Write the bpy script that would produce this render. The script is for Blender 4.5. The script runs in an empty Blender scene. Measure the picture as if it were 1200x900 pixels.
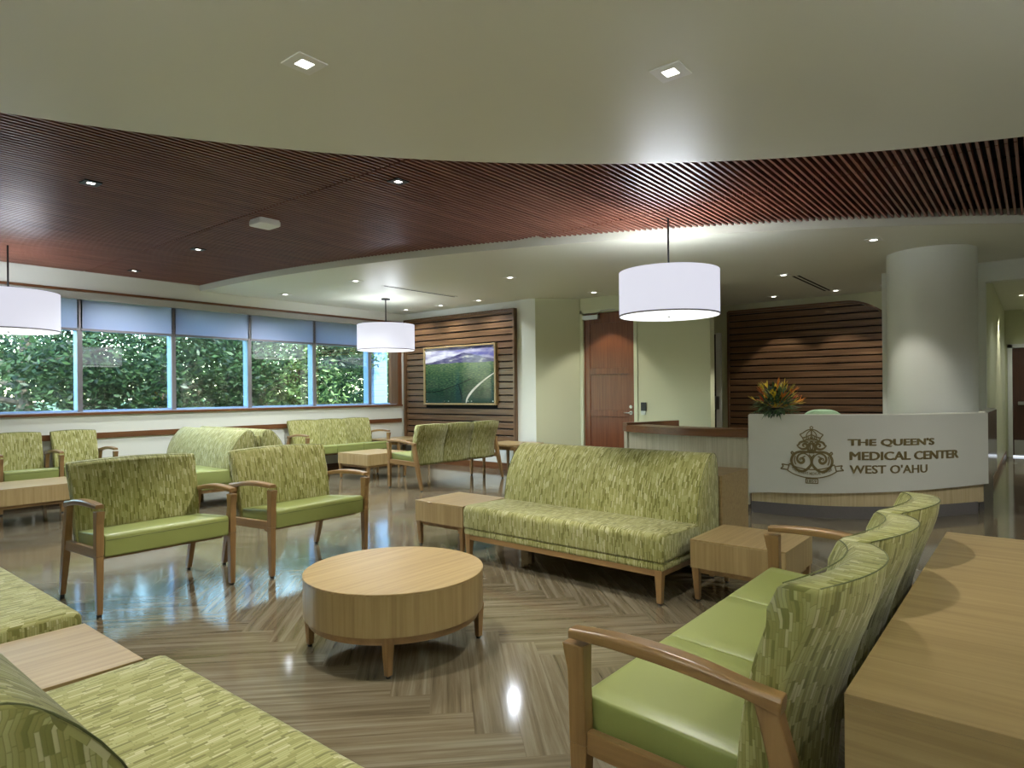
import bpy, bmesh, math, random
from mathutils import Vector, Matrix
random.seed(7)
SC = bpy.context.scene
COL = SC.collection
PI = math.pi

# ------------------------------------------------------------------ camera
F, A, ROLL = 760.0, math.atan(617 / 760), 0.0095
cam_d = bpy.data.cameras.new('camera')
cam = bpy.data.objects.new('camera', cam_d); COL.objects.link(cam)
cam_d.sensor_width = 36.0
cam_d.lens = F / 1200 * 36
cam_d.shift_y = 10 / 1200
cam_d.clip_start = 0.02; cam_d.clip_end = 300
_r = Vector((math.sin(A), -math.cos(A), 0)); _u = Vector((0, 0, 1)); _f = Vector((math.cos(A), math.sin(A), 0))
cx = (_r - _u * ROLL).normalized(); cy = (_u + _r * ROLL).normalized()
m = Matrix((cx, cy, -_f)).transposed().to_4x4()
m.translation = Vector((0, 0, 1.3))
cam.matrix_world = m
SC.camera = cam

# ------------------------------------------------------------------ world, sun, exposure
SC.view_settings.view_transform = 'Standard'
SC.view_settings.look = 'None'
SC.view_settings.exposure = 0.0
SC.view_settings.gamma = 1.0
SC.view_settings.use_curve_mapping = False
world = bpy.data.worlds.new('world'); SC.world = world
world.use_nodes = True
wn = world.node_tree.nodes; wl = world.node_tree.links
wn.clear()
wo = wn.new('ShaderNodeOutputWorld'); wb = wn.new('ShaderNodeBackground'); ws = wn.new('ShaderNodeTexSky')
ws.sky_type = 'NISHITA'; ws.sun_disc = False; ws.sun_elevation = math.radians(48); ws.sun_rotation = math.radians(200)
ws.air_density = 1.3; ws.dust_density = 0.6; ws.ozone_density = 2.0
wb.inputs['Strength'].default_value = 2.6
wl.new(ws.outputs[0], wb.inputs[0]); wl.new(wb.outputs[0], wo.inputs[0])
sun_d = bpy.data.lights.new('sun', 'SUN'); sun_d.energy = 18.0; sun_d.angle = 0.01; sun_d.color = (1, .95, .85)
sun = bpy.data.objects.new('sun', sun_d); COL.objects.link(sun)
sun.rotation_euler = Vector((0.35, 1.0, -1.15)).to_track_quat('-Z', 'Y').to_euler()
SPOT_W = 150.0
BULB_W = 15.0
SHADE_E = 0.80
DIFF_E = 1.25

# ------------------------------------------------------------------ material helpers
MATS = {}
def newmat(name):
    m = bpy.data.materials.new(name); m.use_nodes = True
    nt = m.node_tree; nt.nodes.clear()
    out = nt.nodes.new('ShaderNodeOutputMaterial'); b = nt.nodes.new('ShaderNodeBsdfPrincipled')
    nt.links.new(b.outputs[0], out.inputs[0])
    MATS[name] = m
    return m, nt, b, out
def N(nt, t, **kw):
    n = nt.nodes.new(t)
    for k, v in kw.items():
        if k == 'inp':
            for i, x in v.items(): n.inputs[i].default_value = x
        else: setattr(n, k, v)
    return n
def math_(nt, op, a, b=None, c=None):
    n = nt.nodes.new('ShaderNodeMath'); n.operation = op
    for i, x in enumerate((a, b, c)):
        if x is None: continue
        if isinstance(x, (int, float)): n.inputs[i].default_value = x
        else: nt.links.new(x, n.inputs[i])
    return n.outputs[0]
def ramp(nt, fac, stops, interp='LINEAR'):
    n = nt.nodes.new('ShaderNodeValToRGB'); n.color_ramp.interpolation = interp
    e = n.color_ramp.elements
    while len(e) < len(stops): e.new(0.5)
    for i, (p, c) in enumerate(stops):
        e[i].position = p; e[i].color = (*c, 1) if len(c) == 3 else c
    nt.links.new(fac, n.inputs[0])
    return n.outputs[0]
def plain(name, col, rough=0.5, metal=0.0, spec=0.5, coat=0.0, bump=0.0, bscale=60, vary=0.0):
    m, nt, b, out = newmat(name)
    b.inputs['Base Color'].default_value = (*col, 1)
    b.inputs['Roughness'].default_value = rough
    b.inputs['Metallic'].default_value = metal
    b.inputs['Specular IOR Level'].default_value = spec
    b.inputs['Coat Weight'].default_value = coat
    if bump or vary:
        tc = N(nt, 'ShaderNodeTexCoord')
        no = N(nt, 'ShaderNodeTexNoise', inp={'Scale': bscale, 'Detail': 3.0})
        nt.links.new(tc.outputs['Object'], no.inputs['Vector'])
        if vary:
            c = ramp(nt, no.outputs[0], [(0.3, tuple(x * (1 - vary) for x in col)), (0.7, tuple(min(1, x * (1 + vary)) for x in col))])
            nt.links.new(c, b.inputs['Base Color'])
        if bump:
            bp = N(nt, 'ShaderNodeBump', inp={'Strength': bump, 'Distance': 0.003})
            nt.links.new(no.outputs[0], bp.inputs['Height']); nt.links.new(bp.outputs[0], b.inputs['Normal'])
    return m
def wood(name, dark, mid, light, axis='x', rough=0.35, scale=9.0, stretch=14.0, spec=0.5, stripes=0.0):
    m, nt, b, out = newmat(name)
    tc = N(nt, 'ShaderNodeTexCoord')
    mp = N(nt, 'ShaderNodeMapping')
    s = [scale * stretch / 3.0] * 3
    s['xyz'.index(axis)] = scale / 7
    mp.inputs['Scale'].default_value = s
    nt.links.new(tc.outputs['Object'], mp.inputs['Vector'])
    no = N(nt, 'ShaderNodeTexNoise', inp={'Scale': 1.0, 'Detail': 5.0, 'Roughness': 0.6, 'Distortion': 0.4})
    nt.links.new(mp.outputs[0], no.inputs['Vector'])
    fac = no.outputs[0]
    c = ramp(nt, fac, [(0.30, dark), (0.5, mid), (0.72, light)])
    nt.links.new(c, b.inputs['Base Color'])
    b.inputs['Roughness'].default_value = rough
    b.inputs['Specular IOR Level'].default_value = spec
    bp = N(nt, 'ShaderNodeBump', inp={'Strength': 0.05, 'Distance': 0.002})
    nt.links.new(fac, bp.inputs['Height']); nt.links.new(bp.outputs[0], b.inputs['Normal'])
    return m
def fabric(name, cols, du=0.0085, dv=0.046, rough=0.75):
    """woven dashes: columns du wide, dashes dv long, laid on the UVs which are in metres"""
    m, nt, b, out = newmat(name)
    uv = N(nt, 'ShaderNodeUVMap'); sp = N(nt, 'ShaderNodeSeparateXYZ')
    nt.links.new(uv.outputs[0], sp.inputs[0])
    u = math_(nt, 'DIVIDE', sp.outputs[0], du)
    wob = N(nt, 'ShaderNodeTexNoise', inp={'Scale': 9.0, 'Detail': 1.0})
    nt.links.new(uv.outputs[0], wob.inputs['Vector'])
    u = math_(nt, 'ADD', u, math_(nt, 'MULTIPLY', wob.outputs[0], 0.5))
    ci = math_(nt, 'FLOOR', u)
    w1 = N(nt, 'ShaderNodeTexWhiteNoise', noise_dimensions='1D'); nt.links.new(ci, w1.inputs['W'])
    v = math_(nt, 'ADD', math_(nt, 'DIVIDE', sp.outputs[1], dv), math_(nt, 'MULTIPLY', w1.outputs[0], 0.45))
    v = math_(nt, 'ADD', v, math_(nt, 'MULTIPLY', math_(nt, 'FLOOR', math_(nt, 'DIVIDE', u, 5.0)), 0.37))
    ri = math_(nt, 'FLOOR', v)
    cb = N(nt, 'ShaderNodeCombineXYZ'); nt.links.new(ci, cb.inputs[0]); nt.links.new(ri, cb.inputs[1])
    w2 = N(nt, 'ShaderNodeTexWhiteNoise', noise_dimensions='2D'); nt.links.new(cb.outputs[0], w2.inputs['Vector'])
    c = ramp(nt, w2.outputs[0], [(0.0, cols[0]), (0.12, cols[1]), (0.38, cols[2]), (0.68, cols[3]), (0.91, cols[4])], 'CONSTANT')
    fu = math_(nt, 'FRACT', u); fv = math_(nt, 'FRACT', v)
    eu = math_(nt, 'ABSOLUTE', math_(nt, 'SUBTRACT', fu, 0.5)); ev = math_(nt, 'ABSOLUTE', math_(nt, 'SUBTRACT', fv, 0.5))
    edge = math_(nt, 'MAXIMUM', math_(nt, 'GREATER_THAN', eu, 0.40), math_(nt, 'GREATER_THAN', ev, 0.475))
    mx = N(nt, 'ShaderNodeMix', data_type='RGBA', inp={'Factor': 0.0})
    nt.links.new(math_(nt, 'MULTIPLY', edge, 0.55), mx.inputs['Factor']); nt.links.new(c, mx.inputs['A'])
    mx.inputs['B'].default_value = (*cols[0], 1)
    nt.links.new(mx.outputs['Result'], b.inputs['Base Color'])
    hh = math_(nt, 'SUBTRACT', 1.0, math_(nt, 'POWER', math_(nt, 'MULTIPLY', eu, 2.0), 3.0))
    bp = N(nt, 'ShaderNodeBump', inp={'Strength': 0.35, 'Distance': 0.0015})
    nt.links.new(hh, bp.inputs['Height']); nt.links.new(bp.outputs[0], b.inputs['Normal'])
    b.inputs['Roughness'].default_value = rough
    b.inputs['Specular IOR Level'].default_value = 0.35
    b.inputs['Sheen Weight'].default_value = 0.15
    return m

# fabrics and vinyl
OL = [(0.17, 0.165, 0.035), (0.265, 0.257, 0.072), (0.335, 0.323, 0.11), (0.395, 0.38, 0.155), (0.50, 0.475, 0.25)]
FAB = fabric('woven_green_fabric', OL)
VINYL = plain('green_vinyl', (0.255, 0.285, 0.08), 0.38, bump=0.06, bscale=250)
PIPE = plain('dark_seam', (0.10, 0.11, 0.03), 0.6, vary=.1)
# woods
OAKC = ((0.275, 0.185, 0.075), (0.35, 0.245, 0.105), (0.41, 0.30, 0.138))
OAK = {a: wood('oak_veneer_' + a, *OAKC, axis=a, rough=0.33) for a in 'xyz'}
ARM = {a: wood('maple_arm_' + a, (0.20, 0.112, 0.040), (0.26, 0.150, 0.056), (0.32, 0.19, 0.073), axis=a, rough=0.3, stretch=8) for a in 'xyz'}
WALNUT = {a: wood('brown_slat_wood_' + a, (0.085, 0.042, 0.018), (0.14, 0.074, 0.033), (0.22, 0.125, 0.06), axis=a, rough=0.32) for a in 'xyz'}
TRIMW = {a: wood('brown_trim_wood_' + a, (0.10, 0.038, 0.014), (0.14, 0.056, 0.02), (0.18, 0.08, 0.03), axis=a, rough=0.3) for a in 'xyz'}
REDW = wood('red_brown_ceiling_wood', (0.12, 0.042, 0.026), (0.19, 0.072, 0.044), (0.27, 0.115, 0.075), axis='x', rough=0.42, spec=0.6)
DOORW = wood('mahogany_door_wood', (0.115, 0.034, 0.012), (0.165, 0.052, 0.018), (0.215, 0.075, 0.028), axis='z', rough=0.3)
DARKDOOR = wood('dark_door_wood', (0.045, 0.014, 0.006), (0.06, 0.02, 0.009), (0.08, 0.027, 0.012), axis='z', rough=0.3)
CREAMV = wood('cream_ribbed_veneer', (0.50, 0.45, 0.31), (0.60, 0.55, 0.40), (0.68, 0.63, 0.48), axis='z', rough=0.45)
KICKV = wood('desk_lower_veneer', (0.40, 0.30, 0.15), (0.49, 0.38, 0.2), (0.56, 0.45, 0.27), axis='z', rough=0.4)
# paint, metal
WALLP = plain('cream_wall_paint', (0.70, 0.71, 0.63), 0.42, bump=0.04, bscale=180)
WALLG = plain('sage_cream_wall_paint', (0.56, 0.57, 0.37), 0.42, bump=0.04, bscale=180)
CEILP = plain('ceiling_paint', (0.66, 0.66, 0.54), 0.44, spec=0.55, bump=0.03, bscale=120)
WHITEP = plain('white_semi_gloss_paint', (0.74, 0.74, 0.68), 0.35)
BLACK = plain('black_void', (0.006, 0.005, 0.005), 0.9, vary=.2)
DARKM = plain('dark_bronze_metal', (0.025, 0.024, 0.024), 0.4, metal=0.7)
STEEL = plain('brushed_steel', (0.55, 0.55, 0.53), 0.28, metal=1.0)
ALU = plain('sky_tinted_aluminium', (0.30, 0.46, 0.72), 0.45, metal=0.0, vary=.04)  # sky light on the outer frame faces is put into this blue
ALUB = plain('brown_grey_aluminium', (0.20, 0.185, 0.19), 0.4, metal=0.2, vary=.04)
PLAST = plain('white_plastic', (0.78, 0.77, 0.70), 0.4, vary=.02)
BLACKP = plain('black_plastic', (0.015, 0.015, 0.016), 0.35, vary=.1)
STONE = plain('pale_grey_solid_surface', (0.62, 0.60, 0.50), 0.4, vary=0.02, bscale=300)
KICKG = plain('grey_base', (0.13, 0.115, 0.105), 0.22, vary=.05)
GOLDL = plain('olive_gold_inlay', (0.19, 0.14, 0.05), 0.35, metal=0.15, vary=.1)
FOOT = plain('black_glide', (0.01, 0.01, 0.01), 0.5, vary=.1)
PALEG = plain('pale_green_mesh_fabric', (0.42, 0.62, 0.38), 0.6, vary=.05)

def emit(name, col, e, base=(0.8, 0.8, 0.8), weave=False):
    m, nt, b, out = newmat(name)
    b.inputs['Base Color'].default_value = (*base, 1)
    b.inputs['Roughness'].default_value = 0.7
    b.inputs['Emission Color'].default_value = (*col, 1)
    b.inputs['Emission Strength'].default_value = e
    if weave:
        tc = N(nt, 'ShaderNodeTexCoord'); mp = N(nt, 'ShaderNodeMapping'); mp.inputs['Scale'].default_value = (60, 60, 2.0)
        no = N(nt, 'ShaderNodeTexNoise', inp={'Scale': 3.0, 'Detail': 2.0})
        nt.links.new(tc.outputs['Object'], mp.inputs[0]); nt.links.new(mp.outputs[0], no.inputs['Vector'])
        e2 = math_(nt, 'MULTIPLY', math_(nt, 'ADD', math_(nt, 'MULTIPLY', no.outputs[0], 0.12), 0.94), e)
        nt.links.new(e2, b.inputs['Emission Strength'])
    return m
SHADE = emit('lit_white_linen_shade', (0.86, 0.87, 1.0), SHADE_E, (0.3, 0.3, 0.3), weave=True)
DIFFU = emit('lit_lamp_diffuser', (0.96, 0.98, 1.0), DIFF_E, (0.3, 0.3, 0.3))
LENS = emit('lit_downlight_lens', (1.0, 0.98, 0.9), 9.0)
DOORGLOW = emit('daylight_glow_strip', (0.8, 0.88, 1.0), 1.2)  # emission imitates daylight showing under the hall door

def mat_floor():
    m, nt, b, out = newmat('herringbone_wood_floor')
    tc = N(nt, 'ShaderNodeTexCoord'); sp = N(nt, 'ShaderNodeSeparateXYZ'); nt.links.new(tc.outputs['Object'], sp.inputs[0])
    w = 0.175; n = 6
    r = math_(nt, 'MULTIPLY', math_(nt, 'SUBTRACT', sp.outputs[0], sp.outputs[1]), math.sqrt(.5))
    f = math_(nt, 'MULTIPLY', math_(nt, 'ADD', sp.outputs[0], sp.outputs[1]), math.sqrt(.5))
    I = math_(nt, 'DIVIDE', math_(nt, 'ADD', r, 0.073), w); J = math_(nt, 'DIVIDE', math_(nt, 'SUBTRACT', f, 2.648), w)
    i = math_(nt, 'FLOOR', I); j = math_(nt, 'FLOOR', J)
    t = math_(nt, 'FLOORED_MODULO', math_(nt, 'ADD', math_(nt, 'ADD', i, j), float(n)), 2.0 * n)
    hor = math_(nt, 'LESS_THAN', t, n - 0.5)
    ih = math_(nt, 'SUBTRACT', i, t)                       # horizontal plank start
    jv = math_(nt, 'SUBTRACT', j, math_(nt, 'SUBTRACT', t, float(n)))
    def mix(fac, a, c):
        nn = N(nt, 'ShaderNodeMix', data_type='FLOAT')
        for k, x in (('Factor', fac), ('A', a), ('B', c)):
            if isinstance(x, (int, float)): nn.inputs[k].default_value = x
            else: nt.links.new(x, nn.inputs[k])
        return nn.outputs['Result']
    idx = mix(hor, i, ih); idy = mix(hor, jv, j)
    cb = N(nt, 'ShaderNodeCombineXYZ'); nt.links.new(idx, cb.inputs[0]); nt.links.new(idy, cb.inputs[1]); nt.links.new(hor, cb.inputs[2])
    wn_ = N(nt, 'ShaderNodeTexWhiteNoise', noise_dimensions='3D'); nt.links.new(cb.outputs[0], wn_.inputs['Vector'])
    along = mix(hor, f, r); across = mix(hor, r, f)
    off = math_(nt, 'MULTIPLY', wn_.outputs[0], 37.0)
    gv = N(nt, 'ShaderNodeCombineXYZ')
    nt.links.new(math_(nt, 'ADD', math_(nt, 'MULTIPLY', along, 1.1), off), gv.inputs[0])
    nt.links.new(math_(nt, 'ADD', math_(nt, 'MULTIPLY', across, 26.0), off), gv.inputs[1])
    no = N(nt, 'ShaderNodeTexNoise', inp={'Scale': 1.0, 'Detail': 6.0, 'Roughness': 0.62, 'Distortion': 0.5}); nt.links.new(gv.outputs[0], no.inputs['Vector'])
    c = ramp(nt, no.outputs[0], [(0.28, (0.065, 0.048, 0.026)), (0.46, (0.128, 0.102, 0.060)), (0.6, (0.175, 0.148, 0.097)), (0.78, (0.235, 0.212, 0.155))])
    hv = N(nt, 'ShaderNodeHueSaturation'); nt.links.new(c, hv.inputs['Color'])
    nt.links.new(math_(nt, 'ADD', math_(nt, 'MULTIPLY', wn_.outputs[0], 0.16), 0.95), hv.inputs['Value'])
    # joints
    fi = math_(nt, 'FRACT', I); fj = math_(nt, 'FRACT', J)
    ac = mix(hor, fi, fj)
    e = math_(nt, 'GREATER_THAN', math_(nt, 'ABSOLUTE', math_(nt, 'SUBTRACT', ac, 0.5)), 0.491)
    mx = N(nt, 'ShaderNodeMix', data_type='RGBA'); nt.links.new(math_(nt, 'MULTIPLY', e, 0.3), mx.inputs['Factor'])
    nt.links.new(hv.outputs[0], mx.inputs['A']); mx.inputs['B'].default_value = (0.07, 0.05, 0.03, 1)
    nt.links.new(mx.outputs['Result'], b.inputs['Base Color'])
    b.inputs['Roughness'].default_value = 0.09
    b.inputs['Specular IOR Level'].default_value = 0.8
    wv = N(nt, 'ShaderNodeTexNoise', inp={'Scale': 3.5, 'Detail': 1.0}); nt.links.new(tc.outputs['Object'], wv.inputs['Vector'])
    bp = N(nt, 'ShaderNodeBump', inp={'Strength': 0.07, 'Distance': 0.01}); nt.links.new(wv.outputs[0], bp.inputs['Height'])
    bp2 = N(nt, 'ShaderNodeBump', inp={'Strength': 0.05, 'Distance': 0.002}); nt.links.new(no.outputs[0], bp2.inputs['Height']); nt.links.new(bp.outputs[0], bp2.inputs['Normal'])
    nt.links.new(bp2.outputs[0], b.inputs['Normal'])
    return m
FLOORM = mat_floor()

def mat_glass():
    m, nt, b, out = newmat('window_glass'); nt.nodes.remove(b)
    tr = N(nt, 'ShaderNodeBsdfTransparent', inp={'Color': (0.86, 0.94, 0.92, 1)})
    gl = N(nt, 'ShaderNodeBsdfGlossy', inp={'Roughness': 0.0, 'Color': (1, 1, 1, 1)})
    fr = N(nt, 'ShaderNodeFresnel', inp={'IOR': 1.6}); mx = N(nt, 'ShaderNodeMixShader')
    k = math_(nt, 'MINIMUM', math_(nt, 'ADD', math_(nt, 'MULTIPLY', fr.outputs[0], 1.5), 0.12), 1.0)
    ge = N(nt, 'ShaderNodeNewGeometry'); k = math_(nt, 'MULTIPLY', k, math_(nt, 'SUBTRACT', 1.0, ge.outputs['Backfacing']))
    nt.links.new(k, mx.inputs[0]); nt.links.new(tr.outputs[0], mx.inputs[1]); nt.links.new(gl.outputs[0], mx.inputs[2])
    nt.links.new(mx.outputs[0], out.inputs[0]); return m
GLASS = mat_glass()
def mat_trans(name, col, tcol, f):
    m, nt, b, out = newmat(name); nt.nodes.remove(b)
    d = N(nt, 'ShaderNodeBsdfDiffuse', inp={'Color': (*col, 1)}); t = N(nt, 'ShaderNodeBsdfTranslucent', inp={'Color': (*tcol, 1)})
    mx = N(nt, 'ShaderNodeMixShader', inp={0: f}); nt.links.new(d.outputs[0], mx.inputs[1]); nt.links.new(t.outputs[0], mx.inputs[2])
    nt.links.new(mx.outputs[0], out.inputs[0]); return m
BLIND = mat_trans('blue_grey_shade_cloth', (0.38, 0.41, 0.50), (0.62, 0.61, 0.68), 0.6)
def leafmat(name, c1, c2, tr=0.45):
    m, nt, b, out = newmat(name)
    g = N(nt, 'ShaderNodeNewGeometry')
    c = ramp(nt, g.outputs['Random Per Island'], [(0.1, c1), (0.9, c2)])
    nt.links.new(c, b.inputs['Base Color']); b.inputs['Roughness'].default_value = 0.45
    t = N(nt, 'ShaderNodeBsdfTranslucent'); nt.links.new(c, t.inputs[0])
    mx = N(nt, 'ShaderNodeMixShader', inp={0: tr}); nt.links.new(b.outputs[0], mx.inputs[1]); nt.links.new(t.outputs[0], mx.inputs[2])
    nt.links.new(mx.outputs[0], out.inputs[0]); return m

# ------------------------------------------------------------------ mesh helpers
def new():
    bm = bmesh.new(); bm.loops.layers.uv.new('UVMap'); return bm
def box(bm, x0, y0, z0, x1, y1, z1):
    v = [bm.verts.new(p) for p in ((x0, y0, z0), (x1, y0, z0), (x1, y1, z0), (x0, y1, z0), (x0, y0, z1), (x1, y0, z1), (x1, y1, z1), (x0, y1, z1))]
    for f in ((3, 2, 1, 0), (4, 5, 6, 7), (0, 1, 5, 4), (1, 2, 6, 5), (2, 3, 7, 6), (3, 0, 4, 7)):
        bm.faces.new([v[k] for k in f])
    return v
def loft(bm, rings, closed=True, caps=True):
    """rings: lists of 3-D points with equal counts"""
    R = [[bm.verts.new(p) for p in r] for r in rings]
    n = len(R[0])
    for a, b in zip(R[:-1], R[1:]):
        for k in range(n if closed else n - 1):
            bm.faces.new((a[k], a[(k + 1) % n], b[(k + 1) % n], b[k]))
    if caps and closed:
        bm.faces.new(R[0][::-1]); bm.faces.new(R[-1])
    bmesh.ops.recalc_face_normals(bm, faces=bm.faces)
    return R
def rect(c, ax, ay, hx, hy):
    c = Vector(c); ax = Vector(ax); ay = Vector(ay)
    return [c - ax * hx - ay * hy, c + ax * hx - ay * hy, c + ax * hx + ay * hy, c - ax * hx + ay * hy]
def taper(bm, x, y, z0, h0, z1, h1, x1=None, y1=None):
    X = (1, 0, 0); Y = (0, 1, 0)
    loft(bm, [rect((x, y, z0), X, Y, h0[0], h0[1]), rect((x if x1 is None else x1, y if y1 is None else y1, z1), X, Y, h1[0], h1[1])])
def cyl(bm, x, y, z0, z1, r, n=24, r1=None):
    r1 = r if r1 is None else r1
    loft(bm, [[(x + r * math.cos(2 * PI * k / n), y + r * math.sin(2 * PI * k / n), z0) for k in range(n)],
              [(x + r1 * math.cos(2 * PI * k / n), y + r1 * math.sin(2 * PI * k / n), z1) for k in range(n)]])
def tube(bm, pts, r, n=8):
    rings = []
    P = [Vector(p) for p in pts]
    for i, p in enumerate(P):
        d = (P[min(i + 1, len(P) - 1)] - P[max(i - 1, 0)]).normalized()
        a = d.orthogonal().normalized() if i == 0 else (pa - d * pa.dot(d)).normalized()
        pa = a; b = d.cross(a)
        rr = r[i] if isinstance(r, (list, tuple)) else r
        rings.append([p + a * rr * math.cos(2 * PI * k / n) + b * rr * math.sin(2 * PI * k / n) for k in range(n)])
    loft(bm, rings)
def prism(bm, pts, z0, z1):
    a = [bm.verts.new((*p, z0)) for p in pts]; b = [bm.verts.new((*p, z1)) for p in pts]
    n = len(pts)
    for k in range(n): bm.faces.new((a[k], a[(k + 1) % n], b[(k + 1) % n], b[k]))
    bm.faces.new(a[::-1]); bm.faces.new(b)
    bmesh.ops.recalc_face_normals(bm, faces=bm.faces)
def obj(name, bm, mat, parent=None, bevel=0.0, seg=2, smooth=False, ang=35, subs=0):
    me = bpy.data.meshes.new(name)
    bm.normal_update(); bm.to_mesh(me); bm.free()
    mats = mat if isinstance(mat, (list, tuple)) else [mat]
    for mm in mats: me.materials.append(mm)
    o = bpy.data.objects.new(name, me); COL.objects.link(o)
    if parent is not None: o.parent = parent
    if smooth:
        for p in me.polygons: p.use_smooth = True
        me.set_sharp_from_angle(angle=math.radians(ang))
    if bevel:
        b = o.modifiers.new('bevel', 'BEVEL'); b.width = bevel; b.segments = seg; b.limit_method = 'ANGLE'; b.angle_limit = math.radians(40)
        if not smooth and seg > 1: pass
    return o
def tag(o, label, cat, group=None, kind=None):
    o['label'] = label; o['category'] = cat
    if group: o['group'] = group
    if kind: o['kind'] = kind
    return o
def struct(o):
    o['kind'] = 'structure'; return o
def thing(name, label, cat, loc=(0, 0, 0), rz=0, group=None):
    o = bpy.data.objects.new(name, None); COL.objects.link(o); o.empty_display_size = 0.1
    o.location = loc; o.rotation_euler = (0, 0, rz)
    return tag(o, label, cat, group)
def kids(o): return [c for c in bpy.data.objects if c.parent == o]
def dup(root, label, loc, rz=0, group=None):
    def cp(o, par):
        c = o.copy(); COL.objects.link(c)
        if par is not None: c.parent = par
        for k in kids(o): cp(k, c)
        return c
    r = cp(root, None); r.location = loc; r.rotation_euler = (0, 0, rz); r['label'] = label
    if group: r['group'] = group
    return r

def catmull(P, n=8, closed=False):
    P = [Vector(p) for p in P]
    Q = [2 * P[0] - P[1]] + P + [2 * P[-1] - P[-2]] if not closed else [P[-1]] + P + [P[0], P[1]]
    o = []
    for i in range(1, len(Q) - 2):
        for k in range(n):
            t = k / n
            o.append(.5 * ((2 * Q[i]) + (-Q[i - 1] + Q[i + 1]) * t + (2 * Q[i - 1] - 5 * Q[i] + 4 * Q[i + 1] - Q[i + 2]) * t * t + (-Q[i - 1] + 3 * Q[i] - 3 * Q[i + 1] + Q[i + 2]) * t ** 3))
    if not closed: o.append(Q[-2])
    return o
def upholstery(bm, prof, us, fn=None, r=0.012):
    """closed (y,z) profile swept along u (x); fn(x,y,z)->point bends it; UVs in metres; end caps slightly puffed"""
    uvl = bm.loops.layers.uv.verify()
    n = len(prof)
    cum = [0]
    for k in range(n): cum.append(cum[-1] + math.dist(prof[k], prof[(k + 1) % n]))
    cyy = sum(p[0] for p in prof) / n; czz = sum(p[1] for p in prof) / n
    fn = fn or (lambda x, y, z: (x, y, z))
    def shrink(d): return [(y + (cyy - y) * 0 - math.copysign(min(d, abs(y - cyy)), y - cyy), z - math.copysign(min(d, abs(z - czz)), z - czz)) for y, z in prof]
    seq = [(us[0], r), (us[0] - 0.0 + r * 0.3, r * 0.35)] + [(u, 0) for u in ([us[0] + r] + list(us[1:-1]) + [us[-1] - r])] + [(us[-1] - r * 0.3, r * 0.35), (us[-1], r)]
    R = []
    for u, d in seq:
        pr = shrink(d) if d else prof
        R.append([bm.verts.new(fn(u, y, z)) for y, z in pr])
    for q in range(len(seq) - 1):
        for k in range(n):
            f = bm.faces.new((R[q][k], R[q][(k + 1) % n], R[q + 1][(k + 1) % n], R[q + 1][k]))
            for l, (uu, vv) in zip(f.loops, ((seq[q][0], cum[k]), (seq[q][0], cum[k + 1]), (seq[q + 1][0], cum[k + 1]), (seq[q + 1][0], cum[k]))): l[uvl].uv = (uu, vv)
            f.smooth = True
    for q, flip in ((0, True), (-1, False)):
        ring = R[q]
        f = bm.faces.new(ring[::-1] if flip else ring)
        for l in f.loops:
            k = ring.index(l.vert); l[uvl].uv = prof[k]
        f.smooth = True
    bmesh.ops.recalc_face_normals(bm, faces=bm.faces)
def rounded(pts, rad, n=4):
    """round the corners of a closed polygon; rad: one radius or a list"""
    out = []; m_ = len(pts)
    for i in range(m_):
        p0 = Vector(pts[i - 1]); p = Vector(pts[i]); p1 = Vector(pts[(i + 1) % m_])
        r = rad[i] if isinstance(rad, (list, tuple)) else rad
        if r <= 0: out.append(tuple(p)); continue
        a = (p0 - p); b = (p1 - p); ra = min(r, a.length * .48); rb = min(r, b.length * .48)
        A_ = p + a.normalized() * ra; B_ = p + b.normalized() * rb
        for k in range(n + 1):
            t = k / n; out.append(tuple((1 - t) ** 2 * A_ + 2 * t * (1 - t) * p + t * t * B_))
    return out
def lin(a, b, n): return [a + (b - a) * k / n for k in range(n + 1)]

# ------------------------------------------------------------------ room shell
YW, XA, ZC, ZS = 9.525, 8.448, 2.83, 2.90
def sbox(name, mat, *b, parent=None, bevel=0):
    bm = new(); box(bm, *b); o = obj(name, bm, mat, parent, bevel)
    if parent is None: struct(o)
    return o
bm = new(); box(bm, -3.2, -3.7, -0.12, 16.2, 10.1, 0.0); struct(obj('floor', bm, FLOORM))
# window wall with one long opening
bm = new()
for b in ((-3.0, YW, 0, XA + .2, 9.85, 1.06), (-3.0, YW, 2.655, XA + .2, 9.85, 3.2), (8.36, YW, 1.06, XA + .2, 9.85, 2.655), (-3.0, YW, 1.06, -0.7, 9.85, 2.655)): box(bm, *b)
struct(obj('wall_window', bm, WALLP))
bm = new(); box(bm, XA, 6.357, 0, XA + .15, YW, 3.2); struct(obj('wall_art', bm, WALLP))
bm = new(); prism(bm, [(XA, 6.357), (9.0, 5.85), (9.1, 5.98), (XA + .15, 6.5)], 0, 3.2); struct(obj('wall_angled', bm, WALLG))
bm = new()
for b in ((9.0, 5.86, 0, 9.15, 5.98, 3.2), (9.0, 3.645, 0, 9.15, 4.80, 3.2), (9.0, 4.80, 2.60, 9.15, 5.86, 3.2)): box(bm, *b)
struct(obj('wall_door', bm, WALLG))
bm = new(); box(bm, 11.5, 1.45, 0, 11.65, 5.9, 3.2); struct(obj('wall_back', bm, WALLG))
bm = new(); box(bm, 9.15, 5.75, 0, 11.5, 5.9, 3.2); struct(obj('wall_back_room', bm, WALLG))
bm = new(); box(bm, 9.9, 1.45, 0, 11.5, 1.6, 3.2); box(bm, 9.75, .49, 0, 9.9, 1.6, 3.2); box(bm, 9.75, -3.5, 2.59, 9.9, .49, 3.2); box(bm, 9.75, -3.5, 0, 9.9, -1.5, 3.2)
struct(obj('wall_hall_opening', bm, WALLP))
bm = new(); box(bm, 9.9, .49, 0, 15.4, .6, 2.85); struct(obj('wall_hall_left', bm, WALLG))
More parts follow.
